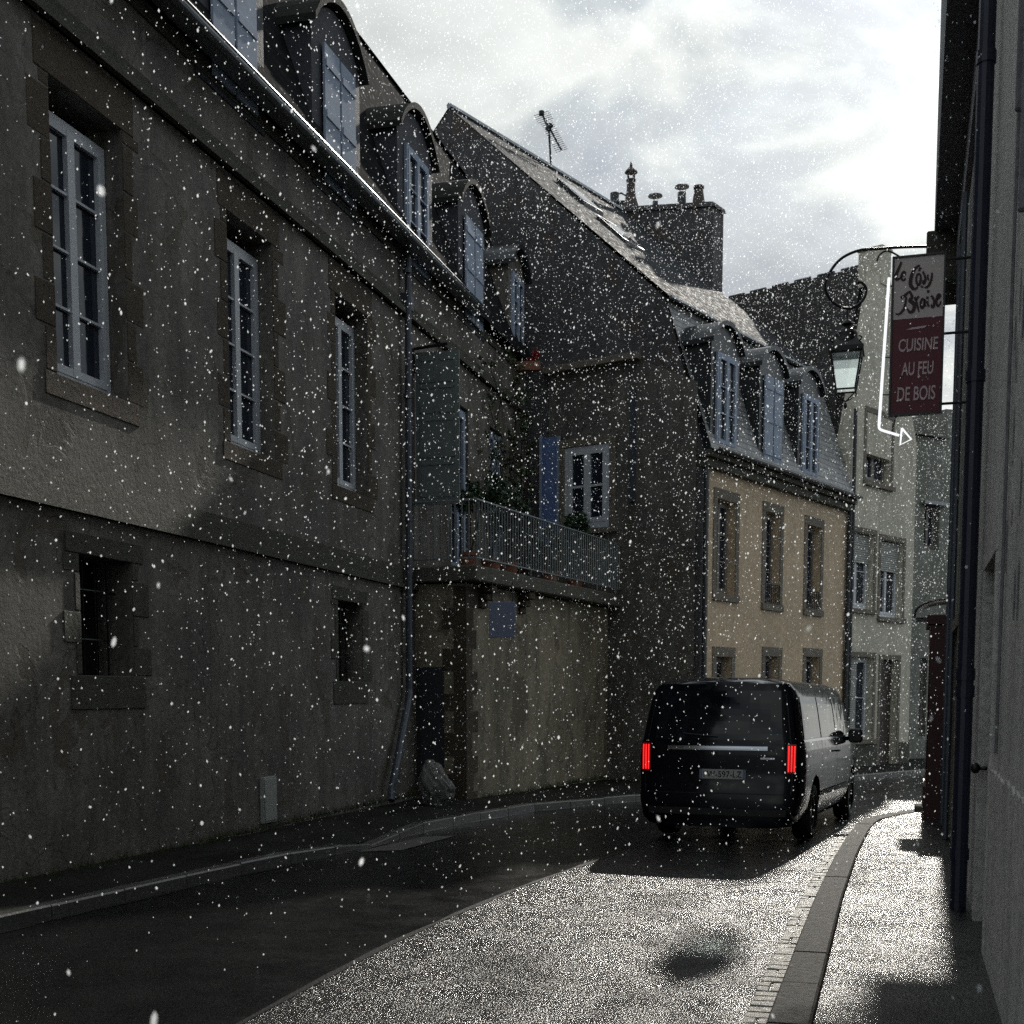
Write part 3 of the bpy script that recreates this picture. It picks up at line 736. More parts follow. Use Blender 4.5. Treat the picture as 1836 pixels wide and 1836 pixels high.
# gable wall, darker, facing the camera
gx = -.02
prof = [(0.02, zC0), (0.02, zE), (dB, zB), (dR, zR), (dR * 2 - dB, zB), (-13.5, zE), (-13.5, zC0)]
m = MB(); m.prism([C.w(gx - .05, d, z) for d, z in prof], C.w(.35, 0, 0) - C.w(0, 0, 0)); m.build('gable_wall', M['gable'], hC)
# surrounds
for i, (a, b, c, e) in enumerate(wC + gC):
    m = MB(); w_ = .17; pr = .02
    m.fbox(C, a - w_, a - .002, -.02, pr, c, e); m.fbox(C, b + .002, b + w_, -.02, pr, c, e)
    m.fbox(C, a - w_, b + w_, -.02, pr + .003, e + .002, e + .22)
    if i < 3: m.fbox(C, a - w_, b + w_, -.02, pr + .04, c - .15, c - .002)
    m.build('window_surround', M['stone_c'], hC, bevel=.004)
for i, (a, b, c, e) in enumerate(wC): window(hC, C, a + .01, b - .01, c + .01, e - .01, -.24, 2, 3, .06, 'winframe_dark')
for i, (a, b, c, e) in enumerate(gC): window(hC, C, a + .01, b - .01, c + .01, e - .01, -.24, 2, 3, .06, 'winframe_dark')
for i in (1, 2):
    a, b, c, e = wC[i]; m = MB()
    for zz in (c + .02, c + .12, c + .46): m.tube([C.w(a + .01, .03, zz), C.w(b - .01, .03, zz)], .014, 6)
    for k in range(8):
        s_ = a + .03 + (b - a - .06) * k / 7; m.tube([C.w(s_, .03, c + .02), C.w(s_, .03, c + .46)], .009, 5)
    for k in range(4):
        s_ = a + .08 + (b - a - .16) * k / 3
        m.tube([C.w(s_ + .05 * math.cos(q), .03, c + .29 + .10 * math.sin(q)) for q in [2 * math.pi * j / 10 for j in range(11)]], .008, 4)
    m.build('window_guard', M['iron'], hC)
m = MB(); m.fbox(C, -.1, LC + .05, -.05, .16, zE - .34, zE - .16); m.fbox(C, -.12, LC + .06, -.05, .26, zE - .157, zE - .02)
m.build('cornice', M['stone_dark'], hC, bevel=.01)
m = MB(); gp = [(.36 + .07 * math.cos(a), zE + .02 + .07 * math.sin(a)) for a in [math.pi + math.pi * k / 6 for k in range(7)]]
for k in range(6):
    (d1, z1), (d2, z2) = gp[k], gp[k + 1]; m.quad(C.w(-.1, d1, z1), C.w(LC, d1, z1), C.w(LC, d2, z2), C.w(-.1, d2, z2))
m.fbox(C, -.1, LC, .0, .29, zE - .017, zE + .0)
m.build('gutter', M['zinc_dark'], hC)
m = MB()
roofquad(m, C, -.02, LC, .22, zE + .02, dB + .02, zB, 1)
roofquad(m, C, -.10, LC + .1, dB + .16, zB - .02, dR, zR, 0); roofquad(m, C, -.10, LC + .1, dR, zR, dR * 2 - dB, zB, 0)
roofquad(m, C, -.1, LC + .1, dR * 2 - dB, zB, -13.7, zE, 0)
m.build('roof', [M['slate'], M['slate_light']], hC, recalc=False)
MB().tube([C.w(-.1, dB + .17, zB - .03), C.w(LC + .1, dB + .17, zB - .03)], .04, 6).build('roof_break_trim', M['zinc'], hC)
m = MB()
m.tube([C.w(-.1, dR, zR + .03), C.w(LC, dR, zR + .03)], .07, 6); m.build('ridge_cap', M['zinc'], hC)
for (xa, ya, xb, yb) in ((1062, 388, 1150, 462), (1004, 330, 1090, 398)):          # skylights lying in the slope
    sa = (xa - 935) / 68.; 
    for_d = -3.2 if ya > 350 else -4.6
    rr_ = (zR - zB) / (dB - dR)
    zf = lambda d: zB + (dB - d) * rr_
    s1_ = {388: 2.2, 330: 2.6}[ya]
    m = MB(); a = [C.w(s1_, for_d, zf(for_d) + .02), C.w(s1_ + .9, for_d, zf(for_d) + .02), C.w(s1_ + .9, for_d - .8, zf(for_d - .8) + .02), C.w(s1_, for_d - .8, zf(for_d - .8) + .02)]
    m.prism(a, (0, 0, .13)); o = m.build('skylight', M['zinc_dark'], hC)
    MB().prism([q.lerp((a[0] + a[2]) / 2, .16) + Vector((0, 0, .131)) for q in a], (0, 0, .01)).build('pane', M['glass'], o)
# dormers of the mansard
for i, (px, w_) in enumerate(((1300, 1.35), (1384, 1.35), (1452, 1.35))):
    sc_ = C.s(px, .1, 720)
    o = dormer(C, hC, sc_ - w_ / 2, w_, zE + .05, zB - 1.0, .38, 1.5, 'window' if i != 1 else 'closed', over=.10, mats=('zinc_dark', 'zinc_dark', 'bluewhite'), ww=.95, sh=(zE + .12, zB - 1.18), sh_d=.12, d0=.10)
# party chimney wall across the roof at the far end
m = MB(); cs0, cs1 = LC - .35, LC + .25; (cd0, zt0), (cd1, zt1) = PC.at(1290, 378), PC.at(1100, 388); cd0 = -cd0; cd1 = -cd1
m.hexa([C.w(cs0, cd0, 9), C.w(cs1, cd0, 9), C.w(cs1, cd1, 9), C.w(cs0, cd1, 9), C.w(cs0, cd0, zt0), C.w(cs1, cd0, zt0), C.w(cs1, cd1, zt1), C.w(cs0, cd1, zt1)])
m.hexa([C.w(cs0 - .06, cd0 + .06, zt0), C.w(cs1 + .06, cd0 + .06, zt0), C.w(cs1 + .06, cd1 - .06, zt1), C.w(cs0 - .06, cd1 - .06, zt1), C.w(cs0 - .06, cd0 + .0, zt0 + .13), C.w(cs1 + .06, cd0 + .0, zt0 + .13), C.w(cs1 + .06, cd1 - .06, zt1 + .13), C.w(cs0 - .06, cd1 - .06, zt1 + .13)])
hCh = m.build('chimney', M['gable'], hC)
def potpos(px):   # along the chimney top
    best = min((k / 200 for k in range(201)), key=lambda k: abs((lambda q: CX + FPX * q.x / q.y)(C.w(LC, cd0 + (cd1 - cd0) * k, 0)) - (px - .0062 * (px - 918) * 5)))
    d = cd0 + (cd1 - cd0) * best; z = zt0 + (zt1 - zt0) * best + .12
    return C.w(LC, d, z)
for px, kind in ((1098, 'elbow'), (1127, 'tall'), (1171, 'cap'), (1218, 'cap2'), (1248, 'taper')):
    p = potpos(px + 2); m = MB()
    if kind == 'tall':
        m.lathe(p, [(.30, -.05), (.24, .12), (.15, .40), (.12, .60), (.12, .85)], 12)
        m.lathe(p + Vector((0, 0, 1.05)), [(.19, 0), (.16, .05), (.05, .16), (.02, .30)], 12)
        for k in range(4): m.tube([p + Vector((.10 * math.cos(k * 1.57 + .5), .10 * math.sin(k * 1.57 + .5), .84)), p + Vector((.13 * math.cos(k * 1.57 + .5), .13 * math.sin(k * 1.57 + .5), 1.06))], .018, 5)
        m.lathe(p + Vector((0, 0, .82)), [(.14, 0), (.14, .04)], 12)
    elif kind in ('cap', 'cap2'):
        h = .22 if kind == 'cap' else .42; r_ = .08 if kind == 'cap' else .12
        m.lathe(p, [(r_, -.05), (r_, h)], 12)
        for k in range(3): m.tube([p + Vector((r_ * .9 * math.cos(k * 2.1), r_ * .9 * math.sin(k * 2.1), h - .05)), p + Vector((r_ * .9 * math.cos(k * 2.1), r_ * .9 * math.sin(k * 2.1), h + .16))], .008, 4)
        m.lathe(p + Vector((0, 0, h + .14)), [(.21, 0), (.20, .03), (.05, .07)], 14)
    elif kind == 'taper':
        m.lathe(p, [(.20, -.05), (.12, .48), (.15, .50), (.15, .56)], 14)
    else:
        m.lathe(p, [(.13, -.05), (.13, .52)], 12); m.lathe(p + Vector((.22, -.02, 0)), [(.10, -.05), (.10, .28)], 12)
        m.tube([p + Vector((.0, 0, .50)), p + Vector((.2, 0, .52)), p + Vector((.38, 0, .42))], .025, 6)
    m.build('chimney_pot', M['zinc_dark' if kind in ('cap', 'cap2', 'elbow') else 'brownwood'], hCh, label={'tall': 'tall turret shaped chimney pot', 'taper': 'tapering chimney pot', 'elbow': 'twin flue stub with bent cowl', 'cap': 'short flue with disc cap', 'cap2': 'taller flue with disc cap'}[kind])
# gable details: window, blue shutters, lean-to roof line, downpipe at the corner
def gbox(m, px0, px1, y0, y1, d0, d1):
    s0, s1 = GC.s(px0, 0, (y0 + y1) / 2), GC.s(px1, 0, (y0 + y1) / 2); za, zb = GC.z((px0 + px1) / 2, y1), GC.z((px0 + px1) / 2, y0)
    return m.fbox(GC, min(s0, s1), max(s0, s1), d0, d1, za, zb)
s0, s1 = sorted((GC.s(1016, 0, 870), GC.s(1096, 0, 870)))
zt_, zb_ = GC.z(1056, 800), GC.z(1056, 948)
window(hC, GC, s0, s1, zb_, zt_, .02, 2, 2, .10, 'white', label='white framed two leaf window low on the dark gable', bars=.05)
zq = .14
zq0 = .018
for q in ((s0 - zq, s0 - .002, zb_, zt_), (s1 + .002, s1 + zq, zb_, zt_), (s0 - zq, s1 + zq, zt_ + .002, zt_ + .18), (s0 - zq - .05, s1 + zq + .05, zb_ - .12, zb_ - .002)):
    MB().fbox(GC, q[0], q[1], .017, .10, q[2], q[3]).build('window_surround', M['stone_c'], hC, bevel=.008)
m = MB(); gbox(m, 974, 1001, 785, 975, .02, .06); m.build('shutter', M['blue'], hC, label='bright blue shutter left of the gable window')
m = MB(); gbox(m, 970, 974, 783, 977, .02, .07); gbox(m, 1001, 1006, 783, 977, .02, .07); m.build('shutter_frame', M['bluewhite'], hC)
ga, gb = sorted((GC.s(985, 0, 690), .06)); zl1, zl2 = GC.z(985, 672), GC.z(1240, 730)
MB().prism([GC.w(.10, .0, -.8), GC.w(.10, .0, zl2 + .5), GC.w(GC.s(1140, 0, 700), .0, zl1 + .05), GC.w(gb, .0, zl1), GC.w(gb, .0, -.8)], GC.n.to_3d() * .016).build('rendered_lower_gable', M['render_g'], hC)
MB().fbox(GC, GC.s(1150, 0, 690), gb + .1, .0, .22, zl1 - .02, zl1 + .12).build('ledge', M['stone_c'], hC, bevel=.01)
m = MB(); gbox(m, 1134, 1141, 700, 900, .02, .12); m.build('vent_pipe', M['pipe'], hC)
MB().tube([C.w(-.02, .10, zE - .2), C.w(-.02, .10, -.4)], .05, 8).build('downpipe', M['zinc_dark'], hC)
m = MB(); m.tube([C.w(LC - .03, .10, zE - .2), C.w(LC - .03, .10, -.4)], .06, 8); m.build('downpipe', M['zinc_dark'], hC)

# ================================================================ D: narrow pale gabled house
D = Fr(C.w(LC + .02, 0, 0).to_2d(), R(42), 1)
LD = 4.55
hD = thing('gabled_house', D.w(2, 0, gz(36)), 'narrow pale rendered house with a steep pointed gable facing the street bend', 'house')
zl, zr = D.z(1511, 800), D.z(1640, 792)
sp = D.s(1588, 0, 480); zp = D.z(1588, 492)
LD = D.s(1641, 0, 900)
def dsp(x0, x1, y=1243): return D.s(x0, 0, y), D.s(x1, 0, y)
hd = []
for (x0, x1, yt, yb) in ((1522, 1566, 955, 1092), (1578, 1618, 970, 1108), (1553, 1598, 745, 868), (1515, 1564, 1178, 1326)):
    a, b = dsp(x0, x1, (yt + yb) / 2); xm = (x0 + x1) / 2; hd.append((a, b, D.z(xm, yb), D.z(xm, yt)))
a, b = dsp(1578, 1609); hd.append((a, b, gz(36) + .1, D.z(1593, 1183)))
m = MB(); zlow = min(zl, zr)
skin(m, D, 0, LD, -1.5, zlow, hd[:2] + hd[3:] + [hd[2]] if hd[2][3] < zlow else hd, .30)
# gable triangle (a prism)
m.prism([D.w(0, 0, zlow), D.w(LD, 0, zlow), D.w(LD - .05, 0, zr), D.w(sp + .28, 0, zp), D.w(sp - .28, 0, zp), D.w(0.0, 0, zl)], D.w(0, -.4, 0) - D.w(0, 0, 0))
m.quad(D.w(LD, 0, -1.5), D.w(LD, -9, -1.5), D.w(LD, -9, zr), D.w(LD, 0, zr)); m.quad(D.w(0, 0, -1.5), D.w(0, 0, zl), D.w(0, -9, zl), D.w(0, -9, -1.5))
m.quad(D.w(0, -9, -1.5), D.w(0, -9, zl), D.w(LD, -9, zr), D.w(LD, -9, -1.5))
m.build('wall', M['render_d'], hD)
m = MB(); m.quad(D.w(0, -.15, zl), D.w(0, -9, zl), D.w(sp - .1, -9, zp - .15), D.w(sp - .1, -.15, zp - .15), uv=[(0, 0), (9, 0), (9, 6), (0, 6)])
m.quad(D.w(LD, -.5, zr), D.w(LD, -14, zr), D.w(sp - .04, -14, zp + .38), D.w(sp - .04, -.5, zp + .33), uv=[(0, 0), (9, 0), (9, 6), (0, 6)])
# long main roof running back to the left behind the tan house
m.quad(D.w(0, -.6, 8.2), D.w(0, -14, 8.2), D.w(sp - .05, -14, zp + .38), D.w(sp - .05, -.6, zp + .33), uv=[(0, 0), (11, 0), (11, 6), (0, 6)])
m.build('roof', M['slate_far'], hD, recalc=False)
m = MB()
for k in range(18):
    p = D.w(sp, -.8 - k * .72, zp + .36); m.tube([p, p + D.n.to_3d() * -.5], .06, 6)
m.build('ridge_tiles', M['zinc_dark'], hD)
m = MB(); m.fbox(D, sp - .30, sp + .26, -.65, .03, zp - .3, zp + .62); m.fbox(D, sp - .33, sp + .29, -.68, .06, zp + .623, zp + .69)
hc2 = m.build('chimney', M['render_d'], hD, bevel=.01)
for i, (a, b, c, e) in enumerate(hd):
    m = MB(); m.fbox(D, a - .14, a - .002, -.02, .02, c, e); m.fbox(D, b + .002, b + .14, -.02, .02, c, e); m.fbox(D, a - .14, b + .14, -.02, .023, e + .002, e + .14)
    if i < 4: m.fbox(D, a - .14, b + .14, -.02, .10, c - .12, c - .002)
    m.build('window_surround', M['stone_c'], hD, bevel=.004)
MB().fbox(D, 0.02, hd[4][0] - .16, .005, .035, -.6, D.z(1540, 1335)).build('plinth', M['stone_dark'], hD)
MB().fbox(D, hd[4][1] + .16, LD, .005, .035, -.6, D.z(1625, 1330)).build('plinth', M['stone_dark'], hD)
for i in range(4):
    a, b, c, e = hd[i]
    o = window(hD, D, a + .01, b - .01, c + .01, e - .01, -.24, 2, 2, .07, 'white' if i != 2 else 'winframe_dark')
# roller shutters with slats, half down upstairs and fully down below
for i, frac in ((0, .38), (1, .38), (3, .97)):
    a, b, c, e = hd[i]; m = MB(); zz = e - .02
    b2 = b if i < 3 else a + (b - a) * .55
    while zz > e - frac * (e - c):
        m.fbox(D, a + .02, b2 - .02, -.16, -.13, zz - .055, zz - .008); zz -= .058
    m.build('roller_shutter', M['box_grey'], hD)
a, b, c, e = hd[4]
o = MB().fbox(D, a + .01, b - .01, -.26, -.20, c, e - .01).build('door', M['brownwood'], hD)
MB().tube([D.w(a + .12, -.19, c + 1.0), D.w(a + .12, -.14, c + 1.0)], .03, 8).build('handle', M['chrome'], o)
o = MB()
for (x0, x1) in ((1506, 1512),): o.tube([D.w(.10, .12, zl + 1), D.w(.10, .12, -.5)], .05, 8)
o.build('downpipe', M['zinc_dark'], hD)

# ================================================================ F: darker house beyond the bend
F_ = Fr((12.6, 40.5), R(58), 1)
hF = thing('distant_house', F_.w(3, 0, gz(42)), 'grey green house glimpsed past the bend, between the pale gabled house and the restaurant sign', 'house')
zf = F_.z(1670, 784)
fa, fb = F_.s(1648), F_.s(1675)
hf = [(fa, fb, F_.z(1660, 985), F_.z(1660, 905))]
ha, hb = F_.s(1648), F_.s(1664); hf.append((ha, hb, F_.z(1656, 1320), F_.z(1656, 1180)))
m = MB(); skin(m, F_, -6, 9, -2, zf, hf, .3); shell(m, F_, -6, 9, -2, zf, 7, top=True); m.build('wall', M['render_f'], hF)
m = MB(); sx = F_.s(1684)
m.fbox(F_, sx, 9, -2.0, -.02, zf - .01, zf + .95); m.build('parapet', M['render_f'], hF)
m = MB(); roofquad(m, F_, -6, sx, .15, zf, -3.5, zf + .15); m.build('roof', M['slate_far'], hF)
for (a, b, c, e) in hf: window(hF, F_, a + .01, b - .01, c + .01, e - .01, -.25, 2, 2, .06, 'winframe_dark')
MB().fbox(F_, fa - .2, fb + .2, -.02, .18, hf[0][3] + .003, hf[0][3] + .10).build('sill', M['zinc'], hF)
# low red brick corner pier seen past the shop

# ================================================================ R: right side
zR_ = -.6
def rs(px, d=0.0): return Rw.s(px, d)
sJ = rs(1742)                                         # joint between near house and the next
hR = thing('near_house', Rw.w(rs(1790), 0, .1), 'near grey rendered house wall with peeling patches and a dark teal door', 'house')
da_, db_ = rs(1781), rs(1762)
dz0, dz1 = -.02, Rw.z(1784, 1000)
m = MB(); skin(m, Rw, -9, sJ, zR_, 10.6, [(da_, db_, dz0, dz1)], .16); shell(m, Rw, -9, sJ, zR_, 10.6, 7); m.build('wall', M['render_r'], hR)
m = MB()                                              # door surround, thin and slightly proud
m.fbox(Rw, da_ - .13, da_ - .002, -.02, .018, dz0, dz1); m.fbox(Rw, db_ + .002, db_ + .12, -.02, .018, dz0, dz1); m.fbox(Rw, da_ - .13, db_ + .12, -.02, .020, dz1 + .002, dz1 + .13)
m.build('door_surround', M['render_r'], hR, bevel=.004)
o = MB().fbox(Rw, da_, db_, -.12, -.07, dz0, dz1).build('door', M['teal'], hR)
m = MB()
for z0_, z1_ in ((.15, .95), (1.1, 2.3)):
    for q in ((da_ + .12, db_ - .12, z0_, z0_ + .04), (da_ + .12, db_ - .12, z1_ - .04, z1_), (da_ + .12, da_ + .16, z0_, z1_), (db_ - .16, db_ - .12, z0_, z1_)): m.fbox(Rw, q[0], q[1], -.069, -.050, q[2], q[3])
m.build('door_moulding', M['teal'], o)
kz = Rw.z(1752, 1370)
kp = Rw.w(db_ - .12, -.07, kz); nn = Rw.n.to_3d()
m = MB(); m.tube([kp, kp + nn * .09], .014, 8); m.tube([kp + nn * .075, kp + nn * .09, kp + nn * .115, kp + nn * .135, kp + nn * .14], [.012, .036, .042, .030, .006], 12)
m.build('door_knob', M['iron'], o, smooth=True)
# peeled render patches, a cracked plinth line (the lower render is thicker)
rn = random.Random(12); m = MB()
z1p = Rw.z(1812, 1408)
pts = [(-2.5, z1p)] 
x = -2.5; top = []
while x < da_ - .15: top.append((x, z1p + rn.uniform(-.02, .02))); x += .10
ring = [Rw.w(s_, .002, -.3) for s_ in (top[0][0],)] + [Rw.w(s_, .002, z) for s_, z in top] + [Rw.w(top[-1][0], .002, -.3)]
m.prism(ring, nn * .016); m.build('render_plinth', M['render_r'], hR)
def blotch(m, F, s_, z_, rs_, rz_, seed, d=.003, th=.004):
    rn = random.Random(seed); k = 16
    ring = [F.w(s_ + rs_ * math.cos(2 * math.pi * i / k) * rn.uniform(.55, 1.1), d, z_ + rz_ * math.sin(2 * math.pi * i / k) * rn.uniform(.6, 1.1)) for i in range(k)]
    m.prism(ring, F.n.to_3d() * th)
for i in range(26):
    m = MB(); s_ = rn.uniform(rs(1836) - .2, rs(1792)); blotch(m, Rw, s_, rn.uniform(2.2, 4.6), rn.uniform(.01, .035), rn.uniform(.03, .16), 100 + i); m.build('peeled_patch', M['render_r2'], hR)
m = MB()                                              # old shutter stays high on the wall
for (px, z0_, z1_) in ((1812, 4.2, 5.6), (1800, 4.9, 6.0)): m.fbox(Rw, rs(px), rs(px) + .05, .0, .05, z0_, z1_)
m.build('shutter_rail', M['render_r2'], hR, bevel=.01)
m = MB(); m.fbox(Rw, -9, sJ, -.05, .28, 10.6, 10.85); m.build('eave', M['stone_dark'], hR)
# cable down the near wall
m = MB(); sc2 = rs(1796); m.tube([Rw.w(sc2 + .02 * math.sin(k), .02, 7.9 - k * .5) for k in range(14)], .010, 6); m.build('cable', M['render_r2'], hR)
# navy cast iron downpipe between the houses
sP = Rw.s(1735, .10, 1100)
m = MB(); m.tube([Rw.w(sP, .10, 13), Rw.w(sP, .10, -.05)], .062, 12)
for zz in (.45, 1.72, 1.85, 4.1, 6.4, 8.6): m.tube([Rw.w(sP, .10, zz), Rw.w(sP, .10, zz + .09)], .072, 12)
m.build('downpipe', M['navy'], hR, label='thick navy cast iron downpipe')
# next house, taller, upper floors jettied out
sE = Rw.at(1694, 1243, 0)[0]
hS = thing('jettied_house', Rw.w(sE - 2, 0, -.05), 'tall dark grey house with jettied upper floors that carry the lantern and the hanging sign', 'house')
ZT = 14.0
m = MB(); hs = [(rs(1722), rs(1712), .1, 2.45), (rs(1706), rs(1703), .9, 2.3)]
skin(m, Rw, sJ + .02, sE, zR_, 7.7, hs, .14, d=.0); shell(m, Rw, sJ + .02, sE, zR_, 7.7, 8)
m.build('wall', M['render_f'], hS)
m = MB(); m.fbox(Rw, sJ + .02, sE + .02, -8, .36, 8.3, ZT); m.build('upper_wall', M['render_r2'], hS)
m = MB(); m.fbox(Rw, sJ + .02, sE - 1.2, -8, .06, 7.703, 8.297); m.build('floor_band', M['render_r2'], hS)
m = MB(); m.fbox(Rw, sE - 1.2, sE + .02, -.3, .47, 7.58, 8.297); m.build('jetty_beam', M['stone_dark'], hS, bevel=.02)
m = MB(); m.fbox(Rw, sJ + 3.1, sE + .1, -8.2, .42, ZT, ZT + .2); m.build('roof', M['slate_far'], hS)
o = MB().fbox(Rw, hs[0][0], hs[0][1], -.12, -.07, .1, 2.45).build('door', M['brownwood'], hS)
window(hS, Rw, hs[1][0], hs[1][1], .9, 2.3, -.12, 1, 2, .05, 'winframe_dark')
m = MB()
m.fbox(Rw, hs[0][0] - .12, hs[0][0] - .003, -.02, .05, 0, 2.45); m.fbox(Rw, hs[0][1] + .003, hs[0][1] + .12, -.02, .05, 0, 2.45); m.fbox(Rw, hs[0][0] - .12, hs[0][1] + .12, -.02, .06, 2.453, 2.6)
m.build('door_surround', M['stone_c'], hS, bevel=.008)
m = MB()
for px, r_ in ((1712, .035), (1704, .028)):
    m.tube([Rw.w(rs(px), .06, 7.5), Rw.w(rs(px), .06, .0)], r_, 8)
m.build('thin_pipe', M['pipe'], hS)
# dark red shopfront box at the far end with a small black hood
sF0, sF1 = Rw.at(1684, 1300, .10)[0], sE + .02
sF0 = sE - 1.7
hP = []
m = MB(); m.fbox(Rw, sF0, sF1, .002, .26, -.3, 2.72); m.fbox(Rw, sF0 - .03, sF1 + .03, .0, .31, 2.723, 2.86); m.fbox(Rw, sF0 - .02, sF1 + .02, .0, .29, -.3, .42)
o = m.build('shopfront', M['darkred'], hS, bevel=.008, label='dark red painted shopfront casing')
m = MB()
for a in (0, 1): m.fbox(Rw, sF0 + .12 + a * .8, sF0 + .80 + a * .8, .262, .27, .6, 2.4)
m.build('shop_window', M['glass'], o)
m = MB(); nseg = 8; s_a, s_b = sE - .9, sE + .25
for k in range(nseg):
    a0, a1_ = math.pi / 2 * k / nseg, math.pi / 2 * (k + 1) / nseg
    p = lambda a, rr: (.02 + rr * math.cos(a) * 1.25, 2.93 + rr * math.sin(a) * .55)
    (d1, z1), (d2, z2) = p(a0, .38), p(a1_, .38); (d3, z3), (d4, z4) = p(a0, .35), p(a1_, .35)
    m.hexa([Rw.w(s_a, d3, z3), Rw.w(s_b, d3, z3), Rw.w(s_b, d4, z4), Rw.w(s_a, d4, z4), Rw.w(s_a, d1, z1), Rw.w(s_b, d1, z1), Rw.w(s_b, d2, z2), Rw.w(s_a, d2, z2)])
m.build('door_hood', M['iron'], hS)
MB().fbox(Rw, sE - .02, sE + .26, .26, .46, 2.86, 2.92).build('hood_lamp', M['white'], hS)
# stone guard and step at the far corner
MB().fbox(Rw, sE - .4, sE + .12, .0, .40, -.3, .02).build('step', M['kerb'], hS, bevel=.02)

# ================================================================ hanging lantern
sL = sE - .25
def LP(px, py):                                        # point in the lantern's plane, square to the wall
    r = ray(px, py); o2 = Rw.o + Rw.t * sL; t = o2.dot(Rw.t) / Vector((r.x, r.y)).dot(Rw.t)
    return Vector((r.x * t, r.y * t, CAMH + r.z * t))
hang = LP(1520, 553)
hL = thing('wall_lantern', LP(1660, 443), 'black scrolled wall lantern with pale glass hanging left of the restaurant sign', 'lantern')
def smooth(pts, n=6):
    out = []
    for i in range(len(pts) - 1):
        p0, p1, p2, p3 = pts[max(i - 1, 0)], pts[i], pts[i + 1], pts[min(i + 2, len(pts) - 1)]
        for k in range(n):
            t = k / n
            out.append(.5 * ((2 * p1) + (p2 - p0) * t + (2 * p0 - 5 * p1 + 4 * p2 - p3) * t * t + (3 * p1 - p0 - 3 * p2 + p3) * t ** 3))
    return out + [pts[-1]]
arm = smooth([LP(*q) for q in ((1664, 442), (1620, 443), (1575, 446), (1540, 449), (1508, 464), (1487, 490), (1480, 515), (1488, 535), (1503, 548), (1521, 553), (1538, 547), (1550, 533), (1553, 518), (1547, 508), (1540, 506))])
m = MB(); m.tube(arm, .022, 8)
m.tube(smooth([LP(*q) for q in ((1572, 468), (1578, 456), (1590, 450), (1606, 456), (1640, 478), (1700, 510))]), .014, 6)
for q in (LP(1540, 506),): m.lathe(q, [(.01, -.03), (.03, 0), (.01, .03)], 8)
m.build('bracket', M['iron'], hL)
def LZ(py): return LP(1520, py).z
cx_ = hang; m = MB()
m.tube([hang, Vector((hang.x, hang.y, LZ(575)))], .014, 8)
m.lathe(Vector((hang.x, hang.y, 0)), [(.02, LZ(572)), (.07, LZ(577)), (.09, LZ(581)), (.05, LZ(585)), (.07, LZ(590)), (.14, LZ(593)), (.165, LZ(598)), (.175, LZ(606)), (.19, LZ(612)), (.20, LZ(622))][::-1], 4 * 4)
o = m.build('cap', M['iron'], hL)
# cap skirt: four sided
def ring4(z, r, a=R(45) + R(-17)): return [Vector((hang.x + r * math.cos(a + k * math.pi / 2), hang.y + r * math.sin(a + k * math.pi / 2), z)) for k in range(4)]
m = MB(); m.hexa(ring4(LZ(626), .36) + ring4(LZ(612), .22)); m.hexa(ring4(LZ(634), .37) + ring4(LZ(626) - .002, .37)); m.build('cap_skirt', M['iron'], hL)
for k in range(4):
    q = ring4(LZ(620), .24)[k]; 
    MB().tube(smooth([q, q + Vector((0, 0, .05)) + (q - Vector((hang.x, hang.y, q.z))) * .35, q + Vector((0, 0, .09)) + (q - Vector((hang.x, hang.y, q.z))) * .1]), .012, 6).build('crest', M['iron'], o)
rt_, rb_ = ring4(LZ(636), .315), ring4(LZ(700), .20)
m = MB()
for k in range(4):
    m.tube([rt_[k], rb_[k]], .014, 6); m.tube([rb_[k], rb_[(k + 1) % 4]], .014, 6); m.tube([rt_[k], rt_[(k + 1) % 4]], .016, 6)
    m.tube(smooth([rb_[k], rb_[k] - Vector((0, 0, .06)), Vector((hang.x, hang.y, LZ(720)))]), .010, 6)
m.lathe(Vector((hang.x, hang.y, 0)), [(.005, LZ(735)), (.03, LZ(728)), (.015, LZ(722))], 8)
m.build('lantern_frame', M['iron'], hL)
m = MB(); ri, ro = [p.lerp(Vector((hang.x, hang.y, p.z)), .04) for p in rt_], [p.lerp(Vector((hang.x, hang.y, p.z)), .04) for p in rb_]
for k in range(4): m.quad(ro[k], ro[(k + 1) % 4], ri[(k + 1) % 4], ri[k])
m.build('glass_panes', M['lanternglass'], hL, recalc=False)

# ================================================================ restaurant sign
sG = rs(1705) ; sG = (Vector((0, 0)) - Rw.o).dot(Rw.t) + (14.6 / 1.0)
def SP(px, py):
    r = ray(px, py); o2 = Rw.o + Rw.t * sG; t = o2.dot(Rw.t) / Vector((r.x, r.y)).dot(Rw.t)
    p = Vector((r.x * t, r.y * t)); q = p - Rw.o
    return q.dot(Rw.n), CAMH + r.z * t                 # (d, z)
dL, zT = SP(1604, 464); dRr, _ = SP(1693, 470); _, zB_ = SP(1640, 740); _, zM = SP(1650, 570)
hG = thing('hanging_sign', Rw.w(sG, .05, (zT + zB_) / 2), 'cream and maroon restaurant sign hanging from the right hand wall beside the lantern', 'sign')
th = .05
m = MB(); m.fbox(Rw, sG, sG + th, dRr, dL, zM + .002, zT); m.build('cream_panel', M['signcream'], hG)
m = MB(); m.fbox(Rw, sG, sG + th, dRr, dL, zB_, zM - .002); m.build('maroon_panel', M['signmaroon'], hG)
m = MB(); e_ = .022
for q in ((dL, dL + e_, zB_ - e_, zT + e_), (dRr - e_, dRr, zB_ - e_, zT + e_), (dRr, dL, zT, zT + e_), (dRr, dL, zB_ - e_, zB_)): m.fbox(Rw, sG - .012, sG + th + .012, *q)
m.build('frame', M['zinc_dark'], hG, bevel=.003)
m = MB()
m.fbox(Rw, sG + .01, sG + .045, .0, .035, zB_ - .1, zT + .35)
